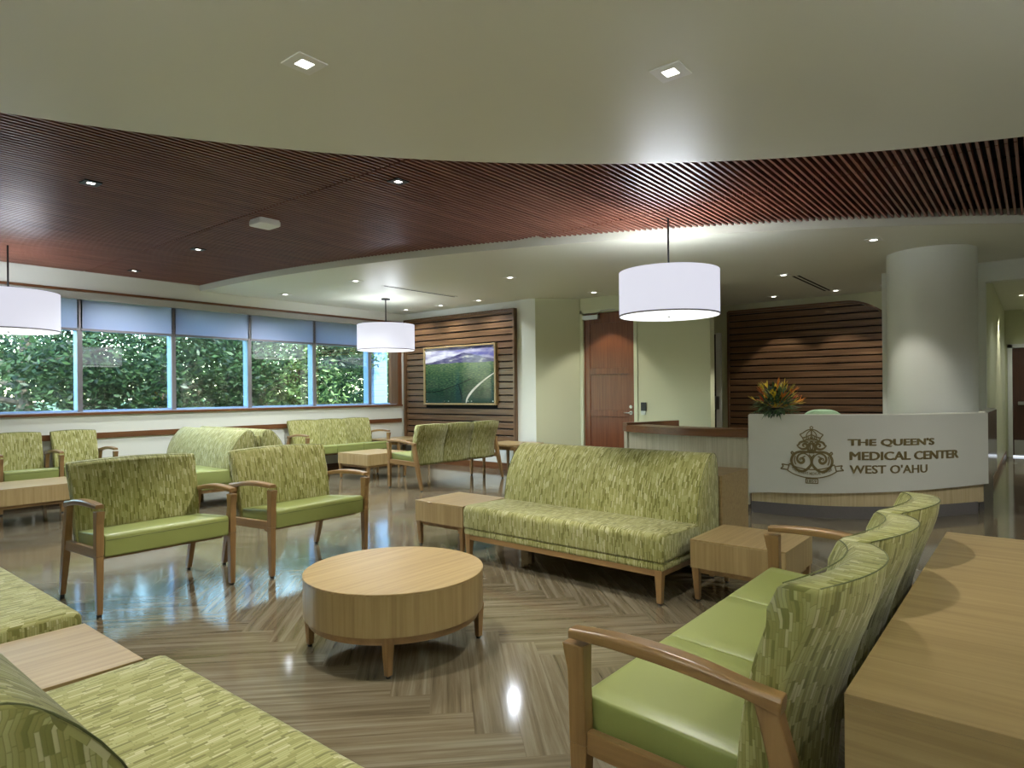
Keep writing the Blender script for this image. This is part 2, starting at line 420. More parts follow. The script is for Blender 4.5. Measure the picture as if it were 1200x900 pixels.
bm = new(); box(bm, 9.9, -1.6, 0, 15.4, -1.5, 2.85); struct(obj('wall_hall_right', bm, WALLG))
bm = new(); box(bm, 15.4, .42, 0, 15.55, .6, 2.85); box(bm, 15.4, -.55, 2.12, 15.55, .42, 2.85); box(bm, 15.4, -1.6, 0, 15.55, -.55, 2.85); box(bm, 15.5, -.6, 0, 15.6, .5, 2.2)
struct(obj('wall_hall_end', bm, WALLG))
bm = new(); box(bm, -3.2, -3.65, 0, 9.9, -3.5, 3.2); struct(obj('wall_right', bm, WALLP))
bm = new(); box(bm, -3.15, -3.5, 0, -3.0, 9.85, 3.2); struct(obj('wall_rear', bm, WALLP))

# ceiling: near soffit, slatted band, back soffit, dark plenum, hall ceiling
ceil = struct(bpy.data.objects.new('ceiling', None)); COL.objects.link(ceil)
def nearx(y): return -1.8 + math.sqrt(max(0, 7.27 ** 2 - (y + 2.4) ** 2))
def farx(y): return 19.4 - math.sqrt(14.9 ** 2 - (y - 9.3) ** 2)
arc = [(nearx(y), y) for y in lin(-3.5, 4.6, 60)]
lft = [(-1.8 + 7.27 * math.cos(a), -2.4 + 7.27 * math.sin(a)) for a in lin(math.asin(7.0 / 7.27), PI - math.acos(1.2 / 7.27), 20)]
bm = new(); prism(bm, [(-3, -3.5)] + arc + lft, ZC, ZC + .12); obj('near_soffit', bm, CEILP, ceil, smooth=True, ang=50)
farc = [(farx(y), y) for y in lin(-2.1, YW, 70)]
bm = new()
pts = farc + [(XA + .15, YW), (XA + .15, 6.35), (9.15, 5.9), (11.65, 5.9), (11.65, 1.45), (9.9, 1.45), (9.9, -2.1)]
prism(bm, pts, ZC, ZC + .14); obj('back_soffit', bm, CEILP, ceil, smooth=True, ang=50)
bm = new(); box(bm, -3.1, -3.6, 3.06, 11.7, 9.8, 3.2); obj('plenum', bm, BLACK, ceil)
bm = new(); box(bm, 9.9, -1.6, 2.76, 15.6, .6, 2.85); obj('hall_soffit', bm, CEILP, ceil)
bm = new()
y = -3.46
seams = [0.65, 3.0, 5.35, 7.7]
while y < YW - .02:
    x0 = -2.95
    if y < 4.8: x0 = nearx(y) - .12
    elif -2.4 + 7.27 > y: x0 = max(x0, -1.8 + math.sqrt(7.27 ** 2 - (y + 2.4) ** 2) - .3)
    x1 = min(farx(y) - .02, 9.74)
    cuts = [x0] + [s for s in seams if x0 < s < x1] + [x1]
    for a, b in zip(cuts[:-1], cuts[1:]):
        if b - a > .1: box(bm, a + .008, y - .0088, ZS, b - .008, y + .0088, ZS + .06)
    y += .0495
obj('wood_slats', bm, REDW, ceil)
bm = new()
for s in lin(-2.5, 8.9, 19): box(bm, s, -3.4, ZS + .055, s + .02, 9.5, ZS + .075)
obj('slat_carriers', bm, BLACK, ceil)

# round column
bm = new(); cyl(bm, 8.66, .935, 0, ZC + .05, .432, 64); struct(obj('column', bm, WALLP, smooth=True))
# trims of the window wall
struct(sbox('trim_1', TRIMW['x'], -3, YW - .02, 2.645, 8.36, YW + .03, 2.675))
struct(sbox('trim_2', TRIMW['x'], -3, YW - .03, 1.06, 8.36, YW + .05, 1.092))
struct(sbox('trim_3', TRIMW['z'], 8.27, YW - .005, 1.09, 8.36, 9.80, 2.655))
sbox('trim_4', TRIMW['x'], -3, YW - .022, .755, 8.34, YW - .001, .828)
sbox('baseboard_window', TRIMW['x'], -3, YW - .014, 0, XA, YW, .10)
sbox('baseboard_art', TRIMW['y'], XA - .014, 6.36, 0, XA, YW, .11)
sbox('baseboard_hall', TRIMW['x'], 9.9, .475, 0, 15.4, .49, .10)
sbox('window_sill', plain('grey_sill', (.38, .40, .46), .3, vary=.03), -.7, YW + .05, 1.06, 8.27, 9.85, 1.10)
sbox('window_head', plain('grey_window_head', (.42, .41, .38), .4, vary=.03), -.7, 9.62, 2.565, 8.27, 9.85, 2.655)

# windows
mul = [-.53, .65, 1.83, 3.014, 4.195, 5.357, 6.539, 7.734, 8.25]
for k in range(len(mul) - 1):
    a, b = mul[k], mul[k + 1]
    w = struct(bpy.data.objects.new('window_%d' % (k + 1), None)); COL.objects.link(w); w.location = (a, 9.72, 1.1)
    bm = new()
    box(bm, -.028, -.035, 0, .028, -.005, 1.47)
    obj('mullion_cap', bm, ALUB, w)
    bm = new()
    box(bm, -.025, -.005, 0, .025, .13, 1.47); box(bm, .025, -.02, 0, b - a - .028, .08, .022); box(bm, .025, -.02, 1.06, b - a - .028, .08, 1.085)
    obj('frame', bm, ALU, w)
    bm = new(); box(bm, .025, .0, .02, b - a - .028, .006, 1.46); obj('pane', bm, GLASS, w)
SHN = ['far beyond the glare', 'farthest left, mostly out of frame', 'behind the leftmost drum pendant', 'just beyond the leftmost drum pendant', 'over the middle window bay', 'third from the art wall corner', 'second from the art wall corner', 'narrowest, beside the art wall corner']
for k in range(1, len(mul) - 1):
    a, b = mul[k], mul[k + 1]
    t = thing('roller_shade', 'blue-grey roller shade half lowered on the window, the one ' + SHN[k], 'shade', (a, 9.685, 2.16), group='roller shades along the window wall')
    bm = new(); box(bm, .012, 0, .03, b - a - .012, .002, .40); obj('shade_cloth', bm, BLIND, t)
    bm = new(); box(bm, .012, -.008, 0, b - a - .012, .012, .03); obj('bottom_bar', bm, ALUB, t)
pier = thing('facade_pier', 'pale blue-white outside pier beyond the narrow last window', 'pier', (10.22, 12.6, -.35))
bm = new(); box(bm, -.2, -.2, 0, .2, .2, 4.6); obj('shaft', bm, plain('pale_blue_exterior_paint', (.16, .27, .46), .6, vary=.03), pier)
bm = new(); box(bm, -.22, -.22, 0, .22, .22, .3); obj('plinth', bm, ALU, pier)
# ------------------------------------------------------------------ door, opening trims
d1 = struct(bpy.data.objects.new('door_1', None)); COL.objects.link(d1); d1.location = (9.04, 4.862, 0)
bm = new()
box(bm, 0, 0, .01, .045, .93, 2.57)
obj('leaf', bm, DOORW, d1)
bm = new()
for (a, b) in ((0, .11), (.82, .93)): box(bm, -.012, a, .01, 0, b, 2.57)
for (a, b) in ((.01, .28), (.90, 1.0), (1.58, 1.68), (2.40, 2.57)): box(bm, -.012, .11, a, 0, .82, b)
obj('stile_frame', bm, DOORW, d1, bevel=.003)
bm = new(); cyl(bm, 0, 0, 0, .014, .028, 24); tube(bm, [(0, 0, .01), (0, 0, .05), (0.0, .10, .055)], .009)
hd = obj('handle', bm, STEEL, d1, smooth=True); hd.location = (-.012, .075, .965); hd.rotation_euler = (0, -PI / 2, 0)
bm = new(); cyl(bm, 0, 0, 0, .016, .024, 24); hd = obj('lock_cylinder', bm, STEEL, d1, smooth=True); hd.location = (-.012, .075, 1.06); hd.rotation_euler = (0, -PI / 2, 0)
bm = new(); box(bm, -.075, .63, 2.47, -.013, .92, 2.54); tube(bm, [(-.04, .66, 2.55), (-.20, .50, 2.58), (-.03, .30, 2.60)], .01, 6)
obj('door_closer', bm, STEEL, d1, bevel=.004)
bm = new()
for z in (.35, 1.25, 2.2): box(bm, -.02, .925, z, .0, .945, z + .11)
obj('hinge', bm, STEEL, d1)
bm = new()
box(bm, -.055, -.06, 0, .06, 0, 2.63); box(bm, -.055, .93, 0, .06, .985, 2.63); box(bm, -.055, -.06, 2.575, .06, .985, 2.63)
obj('door_frame', bm, plain('cream_frame_paint', (.60, .62, .42), .35), d1)
t = thing('card_reader', 'small black card reader on the pale wall beside the wooden door', 'card reader', (8.99, 4.70, 1.0))
bm = new(); box(bm, -.012, -.045, 0, 0, .045, .13); obj('reader_body', bm, BLACKP, t, bevel=.004)
bm = new(); box(bm, -.006, -.03, -.06, .008, .045, 0); obj('back_plate', bm, STEEL, t)

d2 = struct(bpy.data.objects.new('door_2', None)); COL.objects.link(d2); d2.location = (11.5, 4.44, 0)
bm = new(); box(bm, -.06, 0, 0, 0, .09, 2.34); obj('leaf', bm, WHITEP, d2, bevel=.004)
bm = new(); box(bm, -.02, .09, 0, 0, .13, 2.32); obj('gap', bm, BLACKP, d2)
bm = new(); box(bm, -.085, .02, .96, -.06, .10, 1.20); obj('handle_plate', bm, STEEL, d2, bevel=.006)

d3 = struct(bpy.data.objects.new('door_3', None)); COL.objects.link(d3); d3.location = (15.42, -.52, 0)
bm = new(); box(bm, 0, 0, .03, .05, .90, 2.05); obj('leaf', bm, DARKDOOR, d3)
bm = new(); box(bm, -.05, .10, .98, -.005, .82, 1.04); obj('push_bar', bm, STEEL, d3, bevel=.008)
bm = new(); box(bm, -.008, .02, .04, 0, .88, .32); obj('kick_plate', bm, STEEL, d3)
bm = new(); box(bm, -.03, .90, 0, .05, .97, 2.12); box(bm, -.03, -.06, 0, .05, 0, 2.12); box(bm, -.03, -.06, 2.05, .05, .97, 2.12); obj('door_frame', bm, WHITEP, d3)
bm = new(); box(bm, .0, 0, .004, .05, .90, .03); obj('glow_strip', bm, DOORGLOW, d3)  # solid strip that glows, no lamp; daylight put into its emission

# ------------------------------------------------------------------ slatted accent walls
def slat_wall(name, label, xw, y0, y1, z0, z1, cut=None, hole=None):
    t = thing(name, label, 'wall panelling', (xw, y0, 0))
    bm = new(); pitch = .1135; z = z0 + .012
    L = y1 - y0
    while z < z1 - .02:
        h = min(pitch - .022, z1 - z - .005)
        segs = [(0.0, L)]
        if hole and z + h > hole[2] and z < hole[3]: segs = [(0, hole[0] - y0), (hole[1] - y0, L)]
        for a, b in segs:
            a_ = a
            if cut: a = max(a, cut(z) - y0); a_ = max(a, cut(z + h) - y0)
            if b - a > .03: loft(bm, [[(x, a, z), (x, b, z), (x, b, z + h), (x, min(a_, b), z + h)] for x in (-.045, -.02)])
        z += pitch
    obj('board', bm, WALNUT['y'], t, bevel=.003, seg=1)['kind'] = 'stuff'
    return t
t = slat_wall('wood_slat_panel', 'brown horizontal wood board panelling behind the framed landscape picture', XA, 6.77, 9.43, .46, 2.69, hole=(7.14, 8.90, 1.10, 2.14))
L = 9.43 - 6.77
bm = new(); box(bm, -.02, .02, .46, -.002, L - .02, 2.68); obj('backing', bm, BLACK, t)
bm = new(); box(bm, -.085, -.035, .43, -.001, .0, 2.705); box(bm, -.085, L, .43, -.001, L + .035, 2.705); box(bm, -.085, 0, 2.675, -.001, L, 2.705); box(bm, -.085, 0, .43, -.001, L, .46)
obj('border_frame', bm, WALNUT['z'], t, bevel=.003)

def zc2(z):   # y of the curved top edge at height z (panel 2 falls to the right)
    return 2.388 - .75 * math.sqrt(max(0, (2.704 - z)) / .42)
t = slat_wall('wood_slat_panel', 'brown horizontal wood board panelling behind the reception desk, its top curving down', 11.5, 1.55, 4.293, .25, 2.70, cut=lambda z: zc2(min(z, 2.70)) if z > 2.30 else 1.55)
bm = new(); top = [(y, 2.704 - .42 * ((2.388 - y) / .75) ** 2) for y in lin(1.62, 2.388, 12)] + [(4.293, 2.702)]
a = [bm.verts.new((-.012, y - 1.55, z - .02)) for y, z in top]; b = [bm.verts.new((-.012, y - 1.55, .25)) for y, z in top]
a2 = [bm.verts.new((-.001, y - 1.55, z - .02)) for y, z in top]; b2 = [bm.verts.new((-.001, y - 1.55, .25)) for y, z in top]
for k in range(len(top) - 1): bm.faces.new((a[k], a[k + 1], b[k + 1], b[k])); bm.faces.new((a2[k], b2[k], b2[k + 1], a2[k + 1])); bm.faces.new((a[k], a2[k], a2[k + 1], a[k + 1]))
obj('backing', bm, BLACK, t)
bm = new(); loft(bm, [rect((-.04, y - 1.55, z), (1, 0, 0), (0, 0, 1), .04, .016) for y, z in top]); obj('top_rail', bm, WALNUT['y'], t)
bm = new(); box(bm, -.085, 4.293 - 1.55 - .005, .25, -.001, 4.293 - 1.55 + .02, 2.70); obj('side_rail', bm, WALNUT['z'], t)

# ------------------------------------------------------------------ landscape picture
def mat_picture():
    m, nt, b, out = newmat('landscape_photo_print')
    tc = N(nt, 'ShaderNodeTexCoord'); sp = N(nt, 'ShaderNodeSeparateXYZ'); nt.links.new(tc.outputs['Object'], sp.inputs[0])
    # local: y from 0 (right end) to 1.70 ; u = 1 - y/1.70 ; v = z/1.0
    u = math_(nt, 'SUBTRACT', 1.0, math_(nt, 'DIVIDE', sp.outputs[1], 1.70)); v = math_(nt, 'DIVIDE', sp.outputs[2], 1.0)
    cb = N(nt, 'ShaderNodeCombineXYZ'); nt.links.new(u, cb.inputs[0]); nt.links.new(v, cb.inputs[1])
    def noise(sc, det, vx=1.0, vy=1.0):
        mp = N(nt, 'ShaderNodeMapping'); mp.inputs['Scale'].default_value = (vx, vy, 1); nt.links.new(cb.outputs[0], mp.inputs[0])
        n = N(nt, 'ShaderNodeTexNoise', inp={'Scale': sc, 'Detail': det}); nt.links.new(mp.outputs[0], n.inputs['Vector']); return n.outputs[0]
    sky = ramp(nt, math_(nt, 'ADD', noise(4, 6, 1, 2.5), math_(nt, 'MULTIPLY', math_(nt, 'SUBTRACT', u, .5), -.18)), [(.35, (.12, .12, .38)), (.5, (.40, .38, .55)), (.66, (.72, .70, .78))])
    mtn = ramp(nt, noise(9, 6, 1, 2.5), [(.35, (.05, .04, .13)), (.56, (.13, .12, .25)), (.68, (.48, .45, .45))])
    fld = ramp(nt, math_(nt, 'ADD', noise(26, 5, 1, 3), math_(nt, 'MULTIPLY', math_(nt, 'SUBTRACT', v, .45), .55)), [(.35, (.014, .04, .028)), (.55, (.045, .105, .05)), (.72, (.13, .19, .075))])
    # ridge line
    ridge = math_(nt, 'ADD', .76, math_(nt, 'MULTIPLY', math_(nt, 'SUBTRACT', noise(2.6, 4, 1, 0), .5), .12))
    pk = math_(nt, 'SUBTRACT', u, .58); ridge = math_(nt, 'ADD', ridge, math_(nt, 'SUBTRACT', .12, math_(nt, 'MULTIPLY', math_(nt, 'ABSOLUTE', pk), .26)))
    m1 = N(nt, 'ShaderNodeMix', data_type='RGBA'); nt.links.new(math_(nt, 'LESS_THAN', v, ridge), m1.inputs['Factor']); nt.links.new(sky, m1.inputs['A']); nt.links.new(mtn, m1.inputs['B'])
    m2 = N(nt, 'ShaderNodeMix', data_type='RGBA'); nt.links.new(math_(nt, 'LESS_THAN', v, math_(nt, 'ADD', .69, math_(nt, 'MULTIPLY', noise(3, 2, 1, 0), .05))), m2.inputs['Factor']); nt.links.new(m1.outputs['Result'], m2.inputs['A']); nt.links.new(fld, m2.inputs['B'])
    # field tracks: dark diagonal, dark upright, pale curved road
    def line(expr, hw):
        return math_(nt, 'LESS_THAN', math_(nt, 'ABSOLUTE', expr), hw)
    e1 = math_(nt, 'SUBTRACT', v, math_(nt, 'ADD', .20, math_(nt, 'MULTIPLY', math_(nt, 'POWER', math_(nt, 'MAXIMUM', math_(nt, 'SUBTRACT', u, .12), 0.0), 1.35), .50)))
    e1 = math_(nt, 'MULTIPLY', line(e1, .007), math_(nt, 'LESS_THAN', u, .68))
    e2 = math_(nt, 'MULTIPLY', line(math_(nt, 'SUBTRACT', u, math_(nt, 'SUBTRACT', .565, math_(nt, 'MULTIPLY', v, .20))), .007), math_(nt, 'LESS_THAN', v, .34))
    m3 = N(nt, 'ShaderNodeMix', data_type='RGBA'); nt.links.new(math_(nt, 'MAXIMUM', e1, e2), m3.inputs['Factor']); nt.links.new(m2.outputs['Result'], m3.inputs['A']); m3.inputs['B'].default_value = (.01, .015, .015, 1)
    x_ = math_(nt, 'SUBTRACT', u, .60)
    road = math_(nt, 'MULTIPLY', math_(nt, 'POWER', math_(nt, 'MAXIMUM', x_, 0.0), .62), .93)
    dd = math_(nt, 'SUBTRACT', v, road)
    e3 = math_(nt, 'MULTIPLY', math_(nt, 'LESS_THAN', math_(nt, 'ABSOLUTE', dd), math_(nt, 'SUBTRACT', .04, math_(nt, 'MULTIPLY', v, .06))), math_(nt, 'GREATER_THAN', u, .60))
    m4 = N(nt, 'ShaderNodeMix', data_type='RGBA'); nt.links.new(e3, m4.inputs['Factor']); nt.links.new(m3.outputs['Result'], m4.inputs['A']); m4.inputs['B'].default_value = (.62, .60, .54, 1)
    nt.links.new(m4.outputs['Result'], b.inputs['Base Color'])
    b.inputs['Roughness'].default_value = .08; b.inputs['Specular IOR Level'].default_value = .3
    return m
t = thing('framed_picture', 'framed landscape photograph of green fields and purple mountains on the board panelling', 'picture', (XA, 7.17, 1.12))
bm = new(); box(bm, -.075, 0, 0, -.062, 1.70, 1.0); obj('print', bm, mat_picture(), t)
bm = new(); box(bm, -.1, -.035, -.03, -.02, 0, 1.03); box(bm, -.1, 1.70, -.03, -.02, 1.735, 1.03); box(bm, -.1, 0, 1.0, -.02, 1.70, 1.03); box(bm, -.1, 0, -.03, -.02, 1.70, 0)
obj('frame', bm, OAK['z'], t, bevel=.003)
bm = new(); box(bm, -.062, 0, 0, -.02, 1.70, 1.0); obj('backing_board', bm, BLACK, t)
for yy in (.04, .535, .62, 1.10, 1.20, 1.66):
    for zz in (.035, .965):
        bm = new(); cyl(bm, 0, 0, 0, .014, .009, 12); s = obj('standoff_bolt', bm, STEEL, t, smooth=True); s.location = (-.075, yy, zz); s.rotation_euler = (0, -PI / 2, 0)

# ------------------------------------------------------------------ pendants
def pendant(label, x, y, ztop, power=1.0):
    t = thing('pendant_lamp', label, 'pendant lamp', (x, y, 0), group='white drum pendant lamps')
    r = .455
    bm = new()
    n = 64
    loft(bm, [[(rr * math.cos(2 * PI * k / n), rr * math.sin(2 * PI * k / n), z) for k in range(n)] for rr, z in ((r, 2.0), (r, 2.405), (r - .006, 2.405), (r - .006, 2.0), (r, 2.0))], caps=False)
    obj('drum_shade', bm, SHADE, t, smooth=True)
    bm = new(); cyl(bm, 0, 0, 1.995, 2.003, r - .008, 64); obj('bottom_diffuser', bm, DIFFU, t, smooth=True)
    bm = new(); cyl(bm, 0, 0, 1.98, 1.995, .012, 16); obj('finial', bm, STEEL, t, smooth=True)
    bm = new(); loft(bm, [[(rr * math.cos(2 * PI * k / n), rr * math.sin(2 * PI * k / n), z) for k in range(n)] for rr, z in ((r + .003, 1.996), (r + .003, 2.008), (r - .004, 2.008), (r - .004, 1.996), (r + .003, 1.996))], caps=False)
    obj('rim_band', bm, plain('grey_rim_trim', (.25, .22, .22), .5) if 'grey_rim_trim' not in MATS else MATS['grey_rim_trim'], t, smooth=True)
    bm = new(); tube(bm, [(0, 0, 2.0), (0, 0, ztop)], .009, 12)
    for a in (0, 2 * PI / 3, 4 * PI / 3): tube(bm, [(0, 0, 2.36), (.448 * math.cos(a), .448 * math.sin(a), 2.38)], .004, 6)
    obj('stem', bm, DARKM, t, smooth=True)
    bm = new(); cyl(bm, 0, 0, ztop - .02, ztop + .005, .07, 32); obj('canopy', bm, DARKM, t, smooth=True)
    for k, a in enumerate((.4, 2.5, 4.6)):
        l = bpy.data.lights.new('lamp_bulb', 'POINT'); l.energy = BULB_W * power; l.shadow_soft_size = .09; l.color = (.86, .91, 1)
        o = bpy.data.objects.new('lamp_bulb', l); COL.objects.link(o); o.parent = t; o.location = (.2 * math.cos(a), .2 * math.sin(a), 2.33)
    return t
pendant('large white drum pendant lamp hanging in front of the wooden door', 5.6, 2.66, 2.93, 1.4)
pendant('white drum pendant lamp hanging near the corner with the landscape picture', 6.83, 8.146, 2.83, .5)
pendant('white drum pendant lamp cut off by the edge of the picture, before the windows', 1.965, 8.42, 2.93)

pendant('white drum pendant lamp added unseen behind the camera as fill light, over the sofas', -1.6, 1.2, ZC, 9.5)  # added pendant, never in view; strong bulbs fill the ceiling with light
pendant('white drum pendant lamp added unseen behind the camera as fill light, over the right side', 1.8, -2.0, ZC, 9.5)  # second added pendant out of view, same ceiling fill
# ------------------------------------------------------------------ downlights
def downlight(label, x, y, zc, size=.075, w=1.0, spot=True, dark=False, wide=False):
    t = thing('recessed_downlight', label, 'ceiling light', (x, y, zc), group='square recessed downlights')
    bm = new(); h = size; q = size * .44
    for b in ((-h, -h, -.006, h, -q, .004), (-h, q, -.006, h, h, .004), (-h, -q, -.006, -q, q, .004), (q, -q, -.006, h, q, .004)): box(bm, *b)
    obj('trim_frame', bm, DARKM if dark else WHITEP, t)
    bm = new(); box(bm, -q * 1.0, -q, -.002, q, q, .004); obj('lens', bm, LENS, t)
    if spot:
        l = bpy.data.lights.new('downlight_beam', 'SPOT'); l.energy = SPOT_W * w; l.spot_size = math.radians(140 if wide else 84); l.spot_blend = .7 if wide else .35; l.shadow_soft_size = .018; l.color = (.90, .95, 1.0) if wide else (1.0, .975, .92)
        o = bpy.data.objects.new('downlight_beam', l); COL.objects.link(o); o.parent = t; o.location = (0, 0, -.02)
    return t
NS = ZS - .002
for lab, x, y, z, w, dk in (
    ('square recessed downlight in the smooth near ceiling, above the round table', 1.73, 2.62, ZC, 1.1, False),
    ('square recessed downlight in the smooth near ceiling, beside the bright glow', 2.90, 1.357, ZC, .8, False),
    ('square downlight in the slatted ceiling, leftmost of them', 1.79, 5.49, NS, 1.6, True),
    ('square downlight in the slatted ceiling, closest to the picture centre', 3.26, 3.73, NS, 1.2, True),
    ('small square downlight in the slatted ceiling, left of the white ceiling box', 3.35, 7.12, NS, 1.6, True),
    ('small square downlight in the slatted ceiling, nearest the windows', 3.39, 8.93, NS, .9, True),
    ('downlight in the white back ceiling beside the long dark slot', 5.48, 7.15, ZC, 1.8, False),
    ('downlight in the white back ceiling closest to the shades', 5.51, 8.91, ZC, .9, False),
    ('downlight in the white back ceiling left of the large pendant', 6.68, 5.44, ZC, 1.5, False),
    ('downlight in the white back ceiling just past the far end of the dark slot', 8.0, 8.08, ZC, .35, False),
    ('downlight in the white back ceiling over the corner of the window wall', 7.98, 8.95, ZC, .35, False),
    ('downlight in the white back ceiling above the landscape picture', 7.99, 7.18, ZC, .3, False),
    ('downlight in the back ceiling in front of the round column', 7.5, 1.30, ZC, .4, False),
    ('downlight in the back ceiling at the near end of the twin air slot', 8.98, 2.62, ZC, 1, False),
    ('small downlight over the board panelling, leftmost above the desk', 10.94, 3.35, ZC, .3, False),
    ('small downlight over the board panelling at the end of the twin air slot', 10.94, 2.42, ZC, .3, False),
    ('small downlight partly hidden by the top of the round column', 10.9, 1.73, ZC, .25, False),
    ('small downlight over the wooden door behind the large pendant', 8.55, 5.30, ZC, .4, False)):
    downlight(lab, x, y, z, .075 if z == ZC else .06, w, dark=dk, wide=(y > 5.4))
downlight('downlight in the hallway ceiling beyond the column', 13.0, .2, 2.76, .06, .7)
downlight('downlight in the hallway ceiling, hidden past the header', 11.2, -.6, 2.76, .06, .3, wide=True)
downlight('fill downlight added in the hallway ceiling before the dark door', 14.6, -.6, 2.76, .06, .4, wide=True)  # added to brighten the dim hallway
downlight('downlight in the near ceiling over the three-seat chairs, outside the picture', 1.9, -.9, ZC, .075, .3)
downlight('downlight in the slatted ceiling before the reception desk, added unseen to brighten it', 6.1, -.9, NS, .06, 1.2, dark=True, wide=True)  # added out of view to lift the desk front
downlight('downlight in the near ceiling behind the camera, outside the picture', -.6, 1.4, ZC, .075, .5)
# ceiling fittings
t = thing('ceiling_box', 'white square box fitting hanging from the slatted wood ceiling', 'ceiling fitting', (3.20, 5.50, ZS))
bm = new(); loft(bm, [[(x, y, z) for x, y in rounded([(-h, -h), (h, -h), (h, h), (-h, h)], .03, 3)] for h, z in ((.10, .0), (.10, -.012), (.105, -.014), (.105, -.05), (.10, -.055))]); obj('housing', bm, PLAST, t)
for lab, x0, y0, x1, y1, n in (('long thin dark air slot in the white back ceiling', 6.0, 7.17, 7.42, 7.19, 1), ('twin dark air slots in the back ceiling over the reception', 9.15, 2.45, 10.85, 2.58, 2)):
    t = thing('air_slot_diffuser', lab, 'air vent', ((x0 + x1) / 2, (y0 + y1) / 2, ZC))
    L = (x1 - x0) / 2
    bm = new(); box(bm, -L - .02, -.05 * n, -.004, L + .02, .05 * n, .0); obj('frame', bm, CEILP, t)
    for k in range(n):
        yy = (k - (n - 1) / 2) * .065
        bm = new(); box(bm, -L, yy - .016, -.006, L, yy + .016, -.003); obj('slot', bm, BLACK, t)

# ------------------------------------------------------------------ seating with wooden arms
def arm_side(t, x, sgn):
    """front post, rear raked leg, arm rest, side rail on one end"""
    bm = new(); taper(bm, x, -.305, .015, (.016, .019), .36, (.021, .026)); loft(bm, [rect((x, -.305, .36), (1, 0, 0), (0, 1, 0), .021, .026), rect((x, -.31, .55), (1, 0, 0), (0, 1, 0), .021, .026), rect((x, -.318, .625), (1, 0, 0), (0, 1, 0), .023, .034)])
    fl = obj('front_leg', bm, ARM['z'], t, bevel=.004)
    bm = new(); cyl(bm, x, -.305, 0, .016, .014, 12); obj('foot', bm, FOOT, fl)
    bm = new(); X = (1, 0, 0)
    loft(bm, [rect((x, yy, z), X, (0, 1, 0), hx, hy) for yy, z, hx, hy in ((.335, .015, .016, .018), (.285, .20, .019, .026), (.245, .36, .021, .030), (.215, .50, .020, .028), (.185, .61, .020, .026))])
    rl = obj('rear_leg', bm, ARM['z'], t, bevel=.004)
    bm = new(); cyl(bm, x, .335, 0, .016, .013, 12); obj('foot', bm, FOOT, rl)
    bm = new()
    rings = []
    for k in range(15):
        s = k / 14; yy = -.332 + s * .552
        z = .652 + .020 * math.sin(min(1, s * 1.3) * PI * .55) - .058 * s ** 2.1
        hw = .024 + .006 * math.sin(s * PI) ; th = .013 + .004 * math.sin(s * PI)
        if s > .86: th += (s - .86) * .06
        d = Vector((0, 1, -.12 * s)).normalized(); up = Vector((0, .12 * s, 1)).normalized()
        sec = [(-hw, -th), (hw, -th), (hw, th * .5), (hw * .72, th), (-hw * .72, th), (-hw, th * .5)]
        c = Vector((x + sgn * .006 * math.sin(s * PI), yy, z))
        rings.append([c + Vector((a, 0, 0)) + up * b for a, b in sec])
    loft(bm, rings); obj('armrest', bm, ARM['y'], t, bevel=.004, seg=2)
    bm = new(); loft(bm, [rect((x, -.28, .37), X, (0, 0, 1), .014, .030), rect((x, .235, .352), X, (0, 0, 1), .014, .030)]); obj('side_rail', bm, ARM['y'], t, bevel=.003)
def back_profile():
    fr = [(.115, .36), (.118, .44), (.130, .55), (.155, .68), (.195, .80), (.228, .875)]
    bk = [(.298, .872), (.285, .80), (.240, .68), (.205, .56), (.188, .44), (.180, .33)]
    pts = [tuple(p) for p in catmull(fr, 4)] + [tuple(p) for p in catmull(bk, 4)]
    return pts
BP = back_profile()
def back_bm(xa, xb, bow=.05, flare=0.0):
    w = xb - xa; mid = (xa + xb) / 2
    def fn(x, y, z):
        q = (x - mid) / (w / 2)
        q = max(-1, min(1, q))
        return (mid + (x - mid) * (1 + flare * (z - .6)), y - bow * q * q + bow * .8 + (.018 * (1 - q * q) if y > .05 + .2 * z else 0), z + .012 * (1 - q * q) * max(0, (z - .6)) / .28)
    bm = new(); upholstery(bm, BP, lin(xa, xb, 14), fn, r=.010); return bm
def seam_tube(pts, r=.003):
    bm = new(); tube(bm, pts, r, 6); return bm
def seat_profile():
    return rounded([(-.322, .345), (-.328, .482), (.17, .445), (.17, .345)], [.015, .03, .01, .01], 5)
